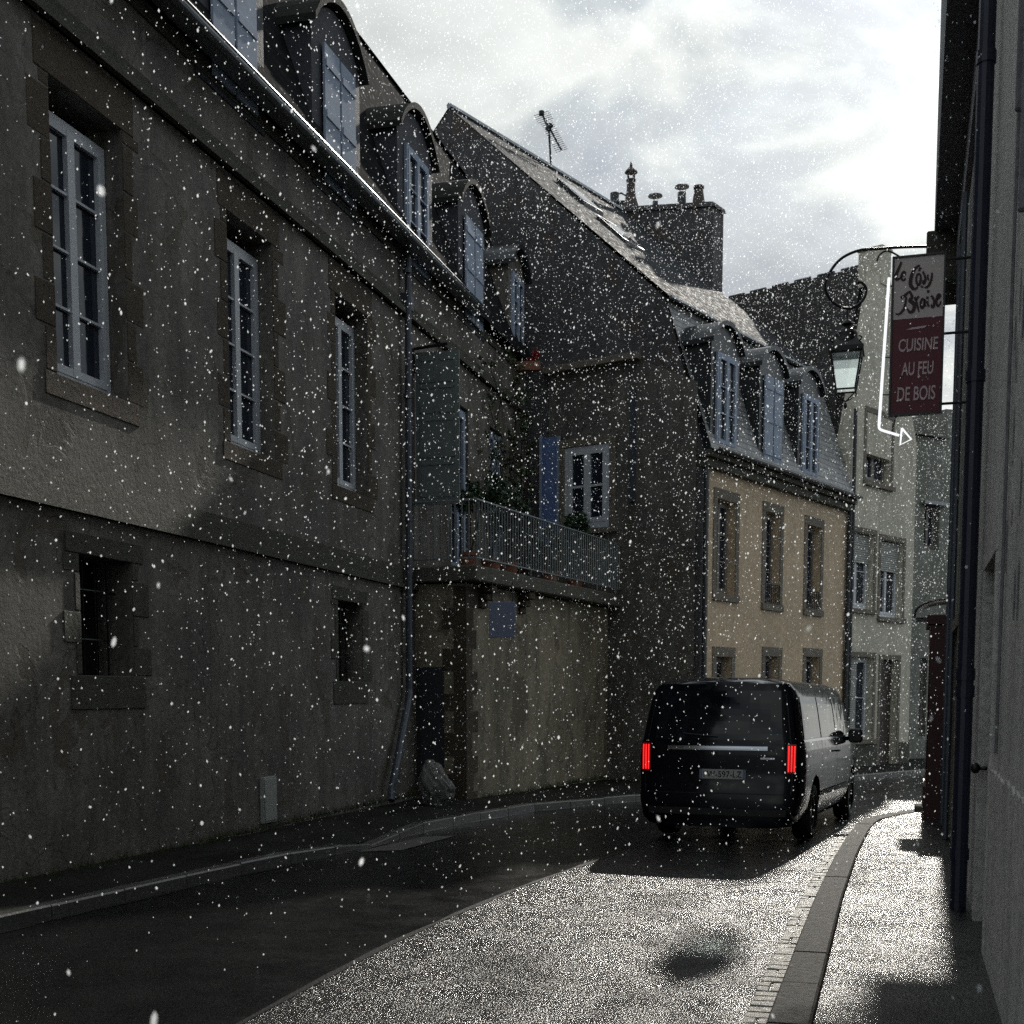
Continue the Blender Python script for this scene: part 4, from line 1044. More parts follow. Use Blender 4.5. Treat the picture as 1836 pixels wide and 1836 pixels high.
for zz in (zT - .05, (zT + zB_) / 2, zB_ + .08): m.tube([Rw.w(sG + .025, .0, zz), Rw.w(sG + .025, dRr - .01, zz)], .014, 6)
m.build('wall_bracket', M['iron'], hG)
# brush lettering, strokes read off in the panel's own units
X0, X1, Y0, Y1 = 190.0, 1350.0, 262.0, 1562.0
def up_(x, y):
    k = (y - Y0) / (Y1 - Y0); xl = 205 - 40 * k; xr = 1382 - 66 * k
    yt = 272 - 36 * (x - 205) / 1180; yb = 1588 - 52 * (x - 165) / 1150
    u = (x - xl) / (xr - xl); v = (y - yt) / (yb - yt)
    return dL + (dRr - dL) * u, zT + (zM - zT) * v
def stroke(m, pts, w0, w1=None, wm=None):
    w1 = w0 if w1 is None else w1; wm = max(w0, w1) if wm is None else wm
    P = smooth([Vector((*up_(*p), 0)) for p in pts], 6); n = len(P); fr_, bk_ = [], []
    L, R_ = [], []
    for i, p in enumerate(P):
        t = (P[min(i + 1, n - 1)] - P[max(i - 1, 0)]).normalized(); nn_ = Vector((-t.y, t.x, 0)); k = i / (n - 1)
        w = (w0 + (wm - w0) * math.sin(math.pi * k) if k < .5 else w1 + (wm - w1) * math.sin(math.pi * k)) * .00060 * .5 * 1.0
        L.append(p + nn_ * w); R_.append(p - nn_ * w)
    for i in range(n - 1):
        q = [L[i], L[i + 1], R_[i + 1], R_[i]]
        m.hexa([Rw.w(sG - .007, a.x, a.y) for a in q] + [Rw.w(sG - .0005, a.x, a.y) for a in q])
m = MB()
stroke(m, [(365, 350), (330, 430), (275, 540), (235, 640), (240, 710), (290, 715), (345, 680)], 34, 20, 52)           # L
stroke(m, [(345, 690), (400, 650), (450, 600), (430, 560), (385, 590), (360, 670), (380, 730), (430, 735), (462, 700)], 18, 24, 36)   # e
stroke(m, [(800, 440), (720, 480), (640, 580), (590, 710), (580, 840), (630, 920), (690, 935), (750, 900)], 26, 22, 62)    # C
stroke(m, [(775, 610), (730, 660), (715, 760), (745, 850), (790, 840), (820, 740), (815, 660), (775, 615)], 26, 26, 40)    # o
stroke(m, [(820, 490), (795, 530), (775, 565)], 38, 14)
stroke(m, [(870, 580), (915, 670), (930, 740), (900, 830), (870, 815), (880, 760)], 30, 22, 40)                     # s
stroke(m, [(985, 650), (985, 720), (1005, 770)], 30, 18)                                                    # y
stroke(m, [(1085, 610), (1075, 720), (1030, 840), (960, 915), (905, 910)], 24, 14, 42)
stroke(m, [(830, 880), (850, 905), (880, 905)], 26, 18)
stroke(m, [(345, 1120), (420, 1085), (500, 1025), (560, 985)], 44, 26)                                         # B
stroke(m, [(560, 980), (600, 1060), (610, 1120), (560, 1180), (640, 1240), (665, 1320), (630, 1410), (570, 1430), (520, 1385), (500, 1345)], 34, 20, 62)
stroke(m, [(475, 1100), (465, 1200), (430, 1330), (360, 1430), (290, 1465), (220, 1450)], 34, 10, 42)
stroke(m, [(675, 1110), (710, 1200), (745, 1330), (775, 1430)], 34, 14, 38)                                       # r
stroke(m, [(715, 1190), (740, 1130), (775, 1100)], 16, 34)
stroke(m, [(905, 1180), (850, 1160), (815, 1230), (820, 1320), (860, 1340), (900, 1260), (905, 1180), (905, 1270), (940, 1320)], 30, 20, 44)   # a
stroke(m, [(975, 1110), (965, 1200), (985, 1290), (1015, 1320)], 40, 24)                                       # i
stroke(m, [(1000, 980), (980, 1030)], 44, 18)
stroke(m, [(1060, 1095), (1100, 1140), (1130, 1220), (1115, 1320), (1075, 1335), (1060, 1280)], 34, 26, 44)             # s
stroke(m, [(1190, 1190), (1240, 1150), (1270, 1100), (1230, 1080), (1190, 1150), (1180, 1250), (1210, 1320), (1255, 1290), (1280, 1220)], 22, 22, 42)  # e
m.build('brush_lettering', M['signbrown'], hG)
m = MB(); 
def up2(u, v): return dL + (dRr - dL) * u, zM + (zB_ - zM) * v
q = [(.27, .115), (.40, .095), (.55, .090), (.69, .085), (.66, .105), (.50, .115)]
m.prism([Rw.w(sG - .006, *up2(*a)) for a in q], Rw.t.to_3d() * .0055)
m.build('flourish', M['signpink'], hG)
def text_obj(name, txt, mat, parent, org, xd, yd, size, width=None, height=None, depth=.004, off=0.0, shear=0.0, font_space=1.0, **kw):
    cu = bpy.data.curves.new('t', 'FONT'); cu.body = txt; cu.size = size; cu.extrude = 0; cu.offset = off; cu.shear = shear; cu.space_character = font_space
    ob = bpy.data.objects.new('t', cu); COL.objects.link(ob); bpy.context.view_layer.update()
    me = ob.evaluated_get(bpy.context.evaluated_depsgraph_get()).to_mesh()
    V = [v.co.copy() for v in me.vertices]; Fc = [tuple(p.vertices) for p in me.polygons]; Ed = {}
    for p in me.polygons:
        for k in p.edge_keys: Ed[k] = Ed.get(k, 0) + 1
    ob.to_mesh_clear(); bpy.data.objects.remove(ob); bpy.data.curves.remove(cu)
    xs = [v.x for v in V]; ys_ = [v.y for v in V]; x0, x1, y0, y1 = min(xs), max(xs), min(ys_), max(ys_)
    kx = (width / (x1 - x0)) if width else 1; ky = (height / (y1 - y0)) if height else kx
    zd = xd.cross(yd).normalized(); m = MB(); n = len(V)
    W = [org + xd * ((v.x - x0) * kx) + yd * ((v.y - y0) * ky) for v in V]
    m.add(W + [w + zd * depth for w in W], [tuple(i + n for i in f) for f in Fc] + [(a, b, b + n, a + n) for (a, b), c in Ed.items() if c == 1])
    return m.build(name, mat, parent, **kw)
Z3 = Vector((0, 0, 1)); xr_ = -Rw.n.to_3d()
WG = dL - dRr; HG = zM - zB_
for txt, u0, u1, v0, v1 in (('CUISINE', .13, .93, .345, .21), ('AU FEU', .20, .85, .60, .46), ('DE BOIS', .13, .90, .87, .72)):
    d_, z_ = up2(u0, v0)
    text_obj('lettering', txt, M['signpink'], hG, Rw.w(sG - .001, d_, z_), xr_, Z3, .1, width=(u1 - u0) * WG, height=(v0 - v1) * HG, depth=.006, off=.0012, shear=.06)
# neon arrow on the sign's street side
def NP(px, py):
    d, z = SP(px, py); return Rw.w(sG + .02, d, z)
hN = thing('neon_arrow', NP(1590, 620), 'white neon tube arrow pointing right, bent down along the left edge of the restaurant sign', 'neon sign')
MB().tube([NP(1594, 497), NP(1576, 762)], .016, 8).tube(smooth([NP(1576, 762), NP(1577, 768), NP(1585, 772), NP(1612, 780)], 4), .014, 8).build('tube_bend', M['neon'], hN)
MB().tube([NP(1617, 767), NP(1634, 787), NP(1614, 797), NP(1617, 767)], .011, 8).build('arrow_head', M['neon'], hN)
for py in (512, 640, 707):
    a, b = NP(1593 - (py - 497) * .066, py), NP(1603 - (py - 470) * .04, py); MB().tube([a, b], .007, 6).build('tube_clip', M['zinc_dark'], hN)
MB().tube([NP(1597, 780), NP(1607, 745)], .007, 6).build('tube_clip', M['zinc_dark'], hN)

# ================================================================ small things on the left house
def on(F, px, py, d): s_, z_ = F.at(px, py, d); return F.w(s_, d, z_)
s0_, z1_ = A.at(466, 1394, 0); s1_, z0_ = A.at(491, 1472, 0)
hB = thing('meter_box', A.w((s0_ + s1_) / 2, 0, z0_), 'narrow pale grey meter box low on the stone house wall', 'meter box')
MB().fbox(A, s0_, s1_, -.01, .05, z0_, z1_).build('case', M['box_grey'], hB, bevel=.006)
MB().fbox(A, s0_ + .02, s1_ - .02, .052, .062, z0_ + .03, z1_ - .03).build('lid', M['box_grey'], hB, bevel=.004)
s0_, z1_ = T.at(877, 1079, .03); s1_, z0_ = T.at(924, 1143, .03)
z0_ = T.z(900, 1143, .03); z1_ = T.z(900, 1079, .03)
# a plate square to the street, hung under the balcony corbel
q0, q1 = Te, None
pb0, pb1 = T.w(.42, .22, 0), T.w(.42, .22, 0)
r0, r1 = ray(877, 1110), ray(924, 1110)
dd = T.w(.35, 0, 0).y - .1
pA, pB = r0 * (dd / r0.y), r1 * (dd / r1.y)
zt_, zb2 = CAMH + ray(900, 1079).z / ray(900, 1079).y * dd, CAMH + ray(900, 1143).z / ray(900, 1143).y * dd
hQ = thing('blank_plaque', Vector((pA.x, dd, zb2)), 'pale blue blank rectangular panel hung under the balcony corner', 'panel')
m = MB(); m.hexa([Vector((pA.x, dd, zb2)), Vector((pB.x, dd, zb2)), Vector((pB.x, dd + .03, zb2)), Vector((pA.x, dd + .03, zb2)), Vector((pA.x, dd, zt_)), Vector((pB.x, dd, zt_)), Vector((pB.x, dd + .03, zt_)), Vector((pA.x, dd + .03, zt_))])
m.build('plate', M['plaque'], hQ, bevel=.006)
m = MB(); m.tube([Vector((pA.x + .05, dd + .02, zt_ - .02)), Vector((pA.x + .05, dd + .02, 3.66))], .012, 6); m.tube([Vector((pB.x - .05, dd + .02, zt_ - .02)), Vector((pB.x - .05, dd + .02, 3.66))], .012, 6); m.build('hanger', M['iron'], hQ)
# boulder
bp = G(782, 1448, .1); rb0 = bpy.data.meshes.new('boulder'); bm = bmesh.new(); bmesh.ops.create_icosphere(bm, subdivisions=5, radius=1)
from mathutils import noise as mn
for v in bm.verts:
    c = v.co.copy(); c.z *= 1.0
    n_ = mn.fractal(c * 1.3, .7, 2.1, 4) * .16 + mn.ridged_multi_fractal(Vector((c.x * 2.2 + c.z * 1.4, c.y * 2.2, c.z * .8)), .9, 2.1, 4, 1, 2) * .07
    f = 1 + n_ - .1
    taper = 1 - .38 * max(0, c.z)
    v.co = Vector((c.x * .30 * f * taper - .10 * max(0, c.z), c.y * .26 * f * taper, max(c.z * .42 * f + .34, -.03)))
bm.to_mesh(rb0); bm.free(); rb0.polygons.foreach_set('use_smooth', [True] * len(rb0.polygons)); rb0.materials.append(M['rock'])
ob = bpy.data.objects.new('boulder', rb0); COL.objects.link(ob); ob.location = (bp.x, bp.y + .25, bp.z)
prop(ob, 'rough grey boulder guarding the corner beside the slanting downpipe', 'boulder')

# ================================================================ antenna
def on_ridge(px):
    best = min((k * .02 for k in range(0, 420)), key=lambda s_: abs((lambda q: CX + FPX * q.x / q.y)(C.w(s_, dR, 0)) - (px - .037 * (px - 918))))
    return best
sa_ = on_ridge(988); base = C.w(sa_, dR, zR - .05)
hT2 = thing('tv_antenna', base, 'thin television antenna on its mast standing on the ridge of the tan house', 'antenna')
dep = base.y
def AP(px, py): r = ray(px, py); return r * (dep / r.y) + Vector((0, 0, CAMH))
m = MB(); m.tube([base, AP(984, 232)], .028, 6); m.build('mast', M['iron'], hT2)
m = MB(); a, b = AP(971, 203), AP(1007, 270); m.tube([a, b], .025, 6); m.tube([a - Vector((0, 0, .05)), a + Vector((0, 0, .05))], .07, 8)
q = a.lerp(b, .38); m.tube([q - Vector((.05, 0, .07)), q + Vector((.05, 0, .07))], .075, 6)
m.tube([AP(974, 212), AP(984, 236), AP(987, 247)], .012, 5); m.build('boom', M['iron'], hT2)
m = MB(); cr = Vector((.94, .1, .34)).normalized()
for k in range(21):
    p = a.lerp(b, k / 20); L = .16 + .05 * (k < 5); m.tube([p - cr * L, p + cr * L], .0075, 4, cap=False)
m.build('elements', M['iron'], hT2)

# ================================================================ plants on the terrace
def leaves(m, c, rad, n, size, rn, clump=.0):
    c = Vector(c)
    cl = [c + Vector((rn.gauss(0, .5) * rad[0], rn.gauss(0, .5) * rad[1], rn.gauss(0, .5) * rad[2])) for _ in range(max(4, n // 60))]
    for _ in range(n):
        k = rn.choice(cl); p = k + Vector((rn.gauss(0, .16), rn.gauss(0, .16), rn.gauss(0, .16))) * (max(rad))
        a = Vector((rn.uniform(-1, 1), rn.uniform(-1, 1), rn.uniform(-1, 1))).normalized(); b = a.orthogonal().normalized(); s = size * rn.uniform(.6, 1.3)
        b.rotate(Matrix.Rotation(rn.uniform(0, 6.28), 3, a)); w = a.cross(b).normalized()
        m.add([p - b * s, p - w * s * .42 + b * s * .1, p + b * s, p + w * s * .42 + b * s * .1 + a * s * .2], [(0, 1, 2), (0, 2, 3)])
def shrub(name, px, py, d, rad, n, label, cat='shrub', pot=True, mat='leaf', zbase=3.9, group='potted plants on the terrace', seed=0, F=T):
    rn = random.Random(seed + px); s_ = F.s(px, d); base = F.w(s_, d, zbase)
    zc = F.z(px, py, d)
    h = thing(name, base, label, cat, group)
    m = MB(); leaves(m, (base.x, base.y, zc), rad, n, .055, rn); m.build('foliage', M[mat], h, recalc=False)
    m = MB()
    for k in range(5):
        q = Vector((base.x + rn.gauss(0, rad[0] * .4), base.y + rn.gauss(0, rad[1] * .4), zc + rn.uniform(-.2, .4) * rad[2])); m.tube([base + Vector((0, 0, .2 if pot else 0)), base.lerp(q, .5) + Vector((rn.gauss(0, .04), 0, .05)), q], [.018, .013, .006], 5)
    m.build('stems', M['soil'], h)
    if pot: MB().lathe(base, [(.13, .0), (.17, .26), (.19, .27), (.19, .33), (.15, .33)], 14).build('pot', M['terracotta'], h)
    return h
shrub('potted_shrub', 842, 888, -.35, (.30, .3, .32), 700, 'dark leafy potted shrub at the balcony corner beside the panelled shutter', seed=1)
shrub('potted_shrub', 880, 880, -.5, (.34, .3, .38), 800, 'bushy potted shrub below the pale blue french window on the terrace', seed=2)
shrub('potted_shrub', 912, 900, -.4, (.30, .3, .34), 600, 'potted shrub behind the railing left of the bright blue shutter', seed=3)
shrub('potted_shrub', 1030, 945, -.5, (.34, .3, .36), 600, 'dark potted shrub under the white framed gable window', seed=4)
shrub('potted_shrub', 1075, 950, -.5, (.42, .3, .42), 900, 'wide trailing potted shrub right of the white framed gable window', seed=5, mat='leaf2')
shrub('potted_shrub', 985, 965, -.4, (.26, .3, .20), 350, 'low potted shrub at the foot of the bright blue shutter', seed=6)
rn = random.Random(77)
vb = A.w(A.s(925), .25, 3.9)
hv = thing('climbing_vine', vb, 'straggling climbing vine covering the end of the stone house above the terrace', 'vine')
m = MB(); mv = MB()
for k in range(12):
    p = vb.copy(); pts = [p.copy()]
    tgt = on(A, rn.uniform(870, 965), rn.uniform(640, 860), rn.uniform(.1, .5))
    for j in range(1, 8): pts.append(vb.lerp(tgt, j / 7) + Vector((rn.gauss(0, .12), rn.gauss(0, .08), rn.gauss(0, .08))))
    mv.tube(pts, [.022 - .002 * j for j in range(8)], 5)
    for j in range(3, 8): leaves(m, pts[j], (.16, .12, .16), 46, .05, rn)
m.build('foliage', M['leaf2'], hv, recalc=False); mv.build('stems', M['soil'], hv)
# red geraniums in a box under the last dormer window
gp_ = on(A, 944, 652, .22); hg = thing('flower_box', gp_, 'window box of red geraniums at the end of the stone house under the last dormer', 'flower box')
MB().hexa([gp_ + Vector(v) for v in ((-.3, -.1, -.15), (.3, -.1, -.15), (.3, .1, -.15), (-.3, .1, -.15), (-.3, -.12, .03), (.3, -.12, .03), (.3, .12, .03), (-.3, .12, .03))]).build('box', M['terracotta'], hg)
m = MB(); leaves(m, gp_ + Vector((0, 0, .13)), (.22, .1, .12), 220, .04, rn); m.build('flowers', M['redflower'], hg, recalc=False)
m = MB(); leaves(m, gp_ + Vector((0, 0, .06)), (.26, .1, .10), 160, .04, rn); m.build('foliage', M['leaf'], hg, recalc=False)
# weeds and moss along the foot of the left wall
m = MB(); rn = random.Random(21)
for k in range(420):
    s_ = rn.uniform(sz(9), A.s(738)); p = A.w(s_, rn.uniform(.0, .10) + abs(rn.gauss(0, .05)), gz(15) + .12)
    for j in range(5):
        a = rn.uniform(0, 6.28); t = Vector((math.cos(a), math.sin(a), 0)); h = rn.uniform(.03, .12) * (1.6 if rn.random() < .1 else 1)
        m.add([p - t * .006, p + t * .006, p + t * rn.uniform(.01, .06) + Vector((0, 0, h))], [(0, 1, 2)])
for k in range(150):
    s_ = rn.uniform(.5, LT - .5); p = T.w(s_, rn.uniform(.0, .12), gz(25) + .12)
    for j in range(5):
        a = rn.uniform(0, 6.28); t = Vector((math.cos(a), math.sin(a), 0)); h = rn.uniform(.03, .14)
        m.add([p - t * .007, p + t * .007, p + t * rn.uniform(.01, .06) + Vector((0, 0, h))], [(0, 1, 2)])
m.build('weeds', M['moss'], None, recalc=False, kind='stuff', label='mossy weeds growing along the foot of the left hand walls')

# ================================================================ the black van
VA = R(22.5); VS = 1.085
wr = G(1443, 1504)                                      # contact of the right rear tyre
vf = Vector((math.sin(VA), math.cos(VA), 0)); vr = Vector((math.cos(VA), -math.sin(VA), 0))
VO = wr - vr * .84 * VS
tilt = -.012
def VW(x, y, z): return VO + vr * (x * VS) + vf * (y * VS) + Vector((0, 0, z * VS + tilt * y * VS))
PROF = [(.0, .21), (.60, .20), (.82, .22), (.905, .30), (.945, .50), (.958, .68), (.962, .86), (.958, 1.02), (.950, 1.12), (.930, 1.20), (.905, 1.36), (.880, 1.52), (.855, 1.66), (.825, 1.76), (.765, 1.84), (.66, 1.885), (.40, 1.915), (.0, 1.925)]
def hw(z):
    for (x0, z0), (x1, z1) in zip(PROF[2:], PROF[3:]):
        if z0 <= z <= z1: return x0 + (x1 - x0) * (z - z0) / (z1 - z0)
    return .82 if z < .22 else .0
def cap(y):
    pts = [(-1, 9), (2.35, 1.95), (2.6, 1.86), (3.35, 1.20), (3.45, 1.14), (3.95, .98), (4.12, .80), (4.2, .5)]
    for (a, za), (b, zb) in zip(pts, pts[1:]):
        if a <= y <= b: return za + (zb - za) * (y - a) / (b - a)
    return .5
def wfac(y):
    pts = [(-1.0, .925), (-.985, .955), (-.95, .978), (-.86, .995), (-.7, 1.0), (3.2, 1.0), (3.6, .975), (3.9, .91), (4.1, .80), (4.2, .66)]
    for (a, za), (b, zb) in zip(pts, pts[1:]):
        if a <= y <= b: return za + (zb - za) * (y - a) / (b - a)
    return .66
def rtilt(z):
    return .17 * max(0, (z - 1.10) / .80) ** 1.25 - (.035 if z < .62 else .035 * max(0, 1 - (z - .62) / .06))
def vpt(i, y, sgn):
    x, z = PROF[i]; c = cap(y)
    if z > c: x = x * (1 - .35 * min(1, (z - c))); z = c
    if y < -.7: z2 = z + (-.05 if z > 1.86 else 0) * max(0, (-y - .8) / .2)
    else: z2 = z
    w = max(0, min(1, (.2 - y) / 1.2))
    return VW(sgn * x * wfac(y), y + rtilt(z) * w, z2)
ST = [-1.0, -.985, -.95, -.86, -.7, -.42, -.1, .2, .55, .95, 1.35, 1.75, 2.1, 2.35, 2.6, 2.85, 3.1, 3.35, 3.45, 3.6, 3.78, 3.95, 4.05, 4.12, 4.2]
hV = thing('parked_van', Vector(VO), 'black passenger van with lit red tail lights, seen from behind in the lane', 'van')
hV.name = 'passenger_van'
m = MB(); NP_ = len(PROF)
for y in ST:
    for sg in (1,): m.v += [vpt(i, y, 1) for i in range(NP_)]
    m.v += [vpt(i, y, -1) for i in range(NP_ - 2, 0, -1)]
RN = 2 * NP_ - 2
for k in range(len(ST) - 1):
    for i in range(RN): m.f.append([k * RN + i, k * RN + (i + 1) % RN, (k + 1) * RN + (i + 1) % RN, (k + 1) * RN + i]); m.mi.append(0)
# caps with a slight bulge
for k, sgn in ((0, -1), (len(ST) - 1, 1)):
    y = ST[k]
    prev = None
    for i in range(1, NP_ - 1):
        a, b = m.v[k * RN + i], m.v[k * RN + RN - i]
        row = [k * RN + i]
        for j in range(1, 8):
            t = j / 8; u = 2 * t - 1
            m.v.append(a.lerp(b, t) + vf * sgn * .045 * (1 - u ** 4) * (1 if PROF[i][1] > .35 else .3)); row.append(len(m.v) - 1)
        row.append(k * RN + RN - i)
        if prev:
            for j in range(8): m.f.append([prev[j], prev[j + 1], row[j + 1], row[j]]); m.mi.append(0)
        else:
            m.f.append([k * RN] + row[::1]); m.mi.append(0)
        prev = row
    m.f.append([k * RN + NP_ - 1] + prev); m.mi.append(0)
body = m.build('body', M['carpaint'], hV, smooth=True)
# wheel arches cut out of the body
cut = MB(); YA = (0.0, 3.2)
for sg in (-1, 1):
    for y in YA:
        cut.tube([VW(sg * .60, y, .36), VW(sg * 1.10, y, .36)], .415 * VS, 32)
co = cut.build('cutter', M['blackplastic'], hV)
bpy.context.view_layer.update()
md = body.modifiers.new('b', 'BOOLEAN'); md.operation = 'DIFFERENCE'; md.solver = 'EXACT'; md.object = co
md2 = body.modifiers.new('e', 'EDGE_SPLIT'); md2.split_angle = R(38)
bpy.context.view_layer.update()
nm = bpy.data.meshes.new_from_object(body.evaluated_get(bpy.context.evaluated_depsgraph_get()))
body.modifiers.clear(); body.data = nm; bpy.data.objects.remove(co)
# patches that follow the body sides
def side_patch(m, y0, y1, z0f, z1f, sg, off=.006, ny=10, nz=6):
    g = []
    for a in range(ny + 1):
        y = y0 + (y1 - y0) * a / ny; row = []
        for b in range(nz + 1):
            z0, z1 = z0f(y), z1f(y); z = z0 + (z1 - z0) * b / nz
            w = max(0, min(1, (.2 - y) / 1.2)); row.append(VW(sg * (hw(z) * wfac(y) + off), y + rtilt(z) * w, z))
        g.append(row)
    for a in range(ny):
        for b in range(nz): m.quad(g[a][b], g[a + 1][b], g[a + 1][b + 1], g[a][b + 1])
for sg in (1, -1):
    for (y0, y1) in ((-.72, .42), (.50, 1.62), (1.70, 2.55)):
        m = MB(); side_patch(m, y0, y1, lambda y: 1.215, lambda y: min(1.70, cap(y + .2) - .03), sg); m.build('side_window', M['carglass'], hV, smooth=True)
    m = MB(); side_patch(m, -.78, 2.75, lambda y: 1.178, lambda y: 1.205, sg, .012); m.build('window_trim', M['chrome'], hV)
    m = MB(); side_patch(m, .45, 2.7, lambda y: .50, lambda y: .56, sg, .012, 14, 2); m.build('side_moulding', M['blackplastic'], hV)
    m = MB(); side_patch(m, .45, .458, lambda y: .45, lambda y: 1.7, sg, .004, 1, 12); side_patch(m, 1.655, 1.663, lambda y: .45, lambda y: 1.7, sg, .004, 1, 12); m.build('door_gap', M['blackplastic'], hV)
    m = MB(); m.tube([VW(sg * .975, 1.40, 1.02), VW(sg * 1.0, 1.42, 1.02), VW(sg * 1.0, 1.58, 1.02), VW(sg * .975, 1.60, 1.02)], .014, 6); m.build('door_handle', M['carpaint'], hV)
    # mirror
    m = MB(); p = VW(sg * 1.10, 2.62, 1.20)
    for k in range(1): m.tube([VW(sg * .93, 2.70, 1.15), VW(sg * 1.0, 2.66, 1.17)], .03 * VS, 8)
    ring = [(-.10, -.11), (.09, -.12), (.125, -.06), (.125, .07), (.09, .12), (-.07, .13), (-.12, .06), (-.12, -.05)]
    m.prism([VW(sg * (1.06 + a * .8), 2.55, 1.19 + b * .8) for a, b in ring], vf * .11 * VS)
    m.build('mirror', M['carpaint'], hV, bevel=.02)
def rear_pt(x, z, off=.0):
    u = x / (hw(z) * .925) if hw(z) else 0
    return VW(x, -1.0 + rtilt(z) - .045 / VS * (1 - min(1, abs(u)) ** 4) - off, z)
def rear_patch(m, x0, x1, z0, z1, off=.005, nx=10, nz=6, sh=None):
    g = [[rear_pt((x0 + (x1 - x0) * a / nx) * (sh(z0 + (z1 - z0) * b / nz) if sh else 1), z0 + (z1 - z0) * b / nz, off) for b in range(nz + 1)] for a in range(nx + 1)]
    for a in range(nx):
        for b in range(nz): m.quad(g[a][b], g[a + 1][b], g[a + 1][b + 1], g[a][b + 1])
m = MB(); rear_patch(m, -.74, .74, 1.20, 1.76, .004, 12, 8, lambda z: 1 - .12 * max(0, z - 1.2)); m.build('rear_window', M['carglass'], hV, smooth=True)
m = MB(); rear_patch(m, -.58, .58, 1.085, 1.125, .014, 12, 2); rear_patch(m, -.58, .58, 1.125, 1.130, .006, 12, 1); m.build('chrome_strip', M['chrome'], hV)
m = MB(); rear_patch(m, -.80, .80, .585, .595, .003, 12, 1); rear_patch(m, -.86, -.85, .6, 1.72, .003, 1, 14, lambda z: hw(z) / .962); rear_patch(m, .85, .86, .6, 1.72, .003, 1, 14, lambda z: hw(z) / .962)
m.build('tailgate_gap', M['blackplastic'], hV)
m = MB(); rear_patch(m, -.80, .80, .34, .42, .010, 12, 2); m.build('bumper_trim', M['blackplastic'], hV)
for sg in (1, -1):
    m = MB(); xs = .795, .895
    rear_patch(m, sg * xs[0], sg * xs[1], .83, 1.16, .010, 4, 6); o = m.build('tail_light', M['redlens'], hV)
    m = MB()
    for xx in (.808, .840, .872): rear_patch(m, sg * xx, sg * (xx + .014), .85, 1.14, .018, 1, 6)
    m.build('lamp_strip', M['redlit'], o)
m = MB(); rear_patch(m, -.20, .34, .755, .865, .008, 6, 2); o = m.build('number_plate', M['plate'], hV)
m = MB(); rear_patch(m, -.20, -.165, .755, .865, .012, 1, 1); rear_patch(m, .305, .34, .755, .865, .012, 1, 1); m.build('plate_band', M['plaque'], o)
text_obj('plate_lettering', 'FW-597-LZ', M['ink'], o, rear_pt(-.15, .775, .014), (rear_pt(.29, .775, .014) - rear_pt(-.15, .775, .014)).normalized(), Z3, .1, width=.44 * VS, height=.07 * VS, depth=.001)
m = MB(); rear_patch(m, .50, .66, .985, 1.005, .008, 4, 1); m.build('badge', M['chrome'], hV)
m = MB(); rear_patch(m, -.06, .0, 1.0, 1.06, .010, 2, 2); m.build('rear_handle', M['blackplastic'], hV)
m = MB(); m.tube([rear_pt(.0, 1.235, .02), rear_pt(-.40, 1.27, .03)], .010, 6); m.build('wiper', M['blackplastic'], hV)
# windscreen
m = MB(); g = []
for a in range(7):
    y = 2.68 + (3.32 - 2.68) * a / 6; z = cap(y) + .006; w_ = .70 + .14 * a / 6
    g.append([VW(w_ * (k / 4 - 1), y, z) for k in range(9)])
for a in range(6):
    for k in range(8): m.quad(g[a][k], g[a + 1][k], g[a + 1][k + 1], g[a][k + 1])
m.build('windscreen', M['carglass'], hV, smooth=True)
for sg in (-1, 1):
    m = MB(); m.tube([VW(sg * .62, 4.04, .80), VW(sg * .62, 4.13, .78)], .10, 12); m.build('headlight', M['glass'], hV)
# wheels
def wheel(x, y, sg):
    c = VW(x, y, .335 / 1.0); ax = vr * sg; R0 = .335 * VS
    prof = [(.22, -.11), (.27, -.115), (.315, -.105), (.333, -.07), (.335, 0), (.333, .07), (.315, .105), (.27, .115), (.22, .11)]
    u = Vector((0, 0, 1)); v = vf; m = MB(); n = 32; vs = []; fs = []
    for r_, a in prof:
        for k in range(n):
            t = 2 * math.pi * k / n; vs.append(c + ax * (a * VS) + (u * math.cos(t) + v * math.sin(t)) * r_ * VS)
    P_ = len(prof)
    for i in range(P_):
        for k in range(n): fs.append((i * n + k, i * n + (k + 1) % n, ((i + 1) % P_) * n + (k + 1) % n, ((i + 1) % P_) * n + k))
    m.add(vs, fs); o = m.build('wheel', M['rubber'], hV, smooth=True)
    m = MB()
    m.tube([c + ax * (-.02), c + ax * .03], .225 * VS, 32)
    r_ = m
    m2 = MB()
    for k in range(10):
        t = 2 * math.pi * k / 10; d_ = u * math.cos(t) + v * math.sin(t); e_ = -u * math.sin(t) + v * math.cos(t)
        q = [c + d_ * .05 - e_ * .022, c + d_ * .05 + e_ * .022, c + d_ * .215 * VS + e_ * .016, c + d_ * .215 * VS - e_ * .016]
        m2.hexa([p + ax * .032 for p in q] + [p + ax * .075 for p in q])
    m2.tube([c + ax * .03, c + ax * .085], .06, 16)
    t_ = [c + ax * .08 + (u * math.cos(2 * math.pi * k / 32) + v * math.sin(2 * math.pi * k / 32)) * .218 * VS for k in range(33)]
    m2.tube(t_, .014, 6, cap=False)
    m.build('wheel_back', M['blackplastic'], o); m2.build('rim', M['rim'], o)
for sg in (1, -1):
    for y in YA: wheel(sg * .83, y, sg)
m = MB(); m.hexa([VW(-.72, -.7, .22), VW(.72, -.7, .22), VW(.72, 3.9, .22), VW(-.72, 3.9, .22), VW(-.72, -.7, .40), VW(.72, -.7, .40), VW(.72, 3.9, .40), VW(-.72, 3.9, .40)]); m.build('underbody', M['blackplastic'], hV)

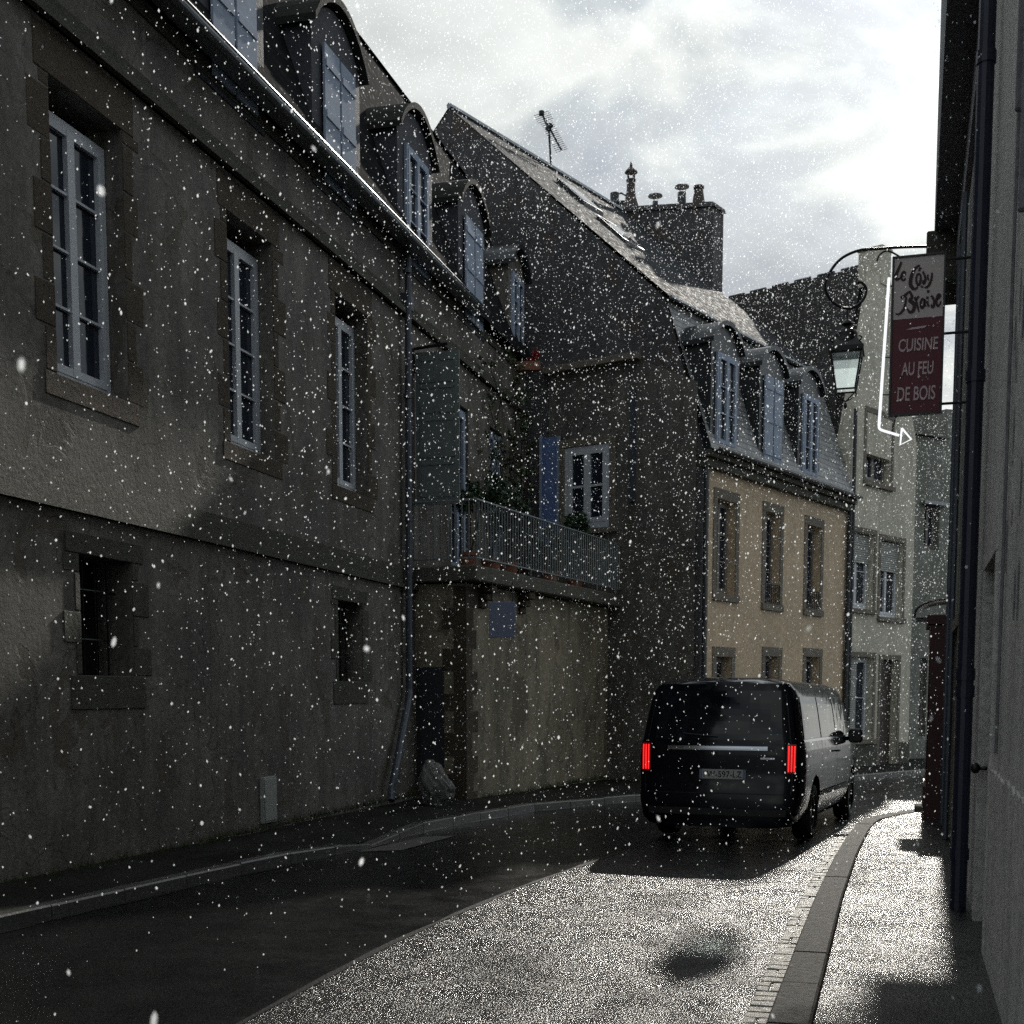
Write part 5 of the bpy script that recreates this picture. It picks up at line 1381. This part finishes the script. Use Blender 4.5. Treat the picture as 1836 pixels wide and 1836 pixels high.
# ================================================================ falling rain, lit from behind by the sun
rg = np.random.default_rng(11)
def drops(n, lo, hi, r_lo, r_hi, stretch=1.5, margin=1.35, ball=False):
    if ball:
        ico = bmesh.new(); bmesh.ops.create_icosphere(ico, subdivisions=1, radius=1.0)
        V = np.array([v.co[:] for v in ico.verts]); Fc = np.array([[v.index for v in f.verts] for f in ico.faces]); ico.free()
    else:
      V = np.array([(1, 0, 0), (0, 1, 0), (-1, 0, 0), (0, -1, 0), (0, 0, 1), (0, 0, -1)], float)
      Fc = np.array([(0, 1, 4), (1, 2, 4), (2, 3, 4), (3, 0, 4), (1, 0, 5), (2, 1, 5), (3, 2, 5), (0, 3, 5)])
    P = []
    while sum(len(p) for p in P) < n:
        k = n * 3; y = (rg.random(k) * (hi ** 3 - lo ** 3) + lo ** 3) ** (1 / 3)
        x = (rg.random(k) * 2 - 1) * .40 * margin * y; z = CAMH + (rg.random(k) * 1.05 - .40) * y * .80 / .8
        ok = (z > -.2 - .012 * np.maximum(y - 5, 0)) & (z < 17); P.append(np.stack([x, y, z], 1)[ok])
    P = np.concatenate(P)[:n]
    r = np.exp(rg.normal(math.log(r_lo), .45, n)).clip(r_lo * .5, r_hi)
    S = np.stack([r * rg.uniform(.8, 1.1, n), r * rg.uniform(.8, 1.1, n), r * rg.uniform(1.0, stretch, n)], 1)
    lean = rg.normal(0, .25, (n, 2))
    W = V[None] * S[:, None, :]
    W[:, :, 0] += W[:, :, 2] * lean[:, :1]; W[:, :, 1] += W[:, :, 2] * lean[:, 1:]
    return (W + P[:, None, :]).reshape(-1, 3), (Fc[None] + (np.arange(n) * len(V))[:, None, None]).reshape(-1, 3)
NEAR = drops(34, 1.3, 3.6, .0042, .0065, 2.6, 1.0, True)
MID = drops(3600, 4.5, 11.0, .0030, .007, 1.6, 1.35, True)
FAR = drops(270000, 11.0, 38.0, .0052, .011, 1.7)
def npmesh(name, parts, mat):
    vs = []; fs = []; b = 0
    for v, f in parts: vs.append(v); fs.append(f + b); b += len(v)
    v = np.concatenate(vs); f = np.concatenate(fs); me = bpy.data.meshes.new(name)
    me.vertices.add(len(v)); me.vertices.foreach_set('co', v.ravel().astype('f4'))
    me.loops.add(len(f) * 3); me.loops.foreach_set('vertex_index', f.ravel().astype('i4'))
    me.polygons.add(len(f)); me.polygons.foreach_set('loop_start', (np.arange(len(f)) * 3).astype('i4'))
    me.update(calc_edges=True); me.validate(); me.materials.append(mat)
    me.polygons.foreach_set('use_smooth', [True] * len(f))
    o = bpy.data.objects.new(name, me); COL.objects.link(o); return o
rain = npmesh('raindrops', [NEAR, MID, FAR], M['rain'])
prop(rain, 'sunlit raindrops falling through the whole street', None, None, 'stuff')
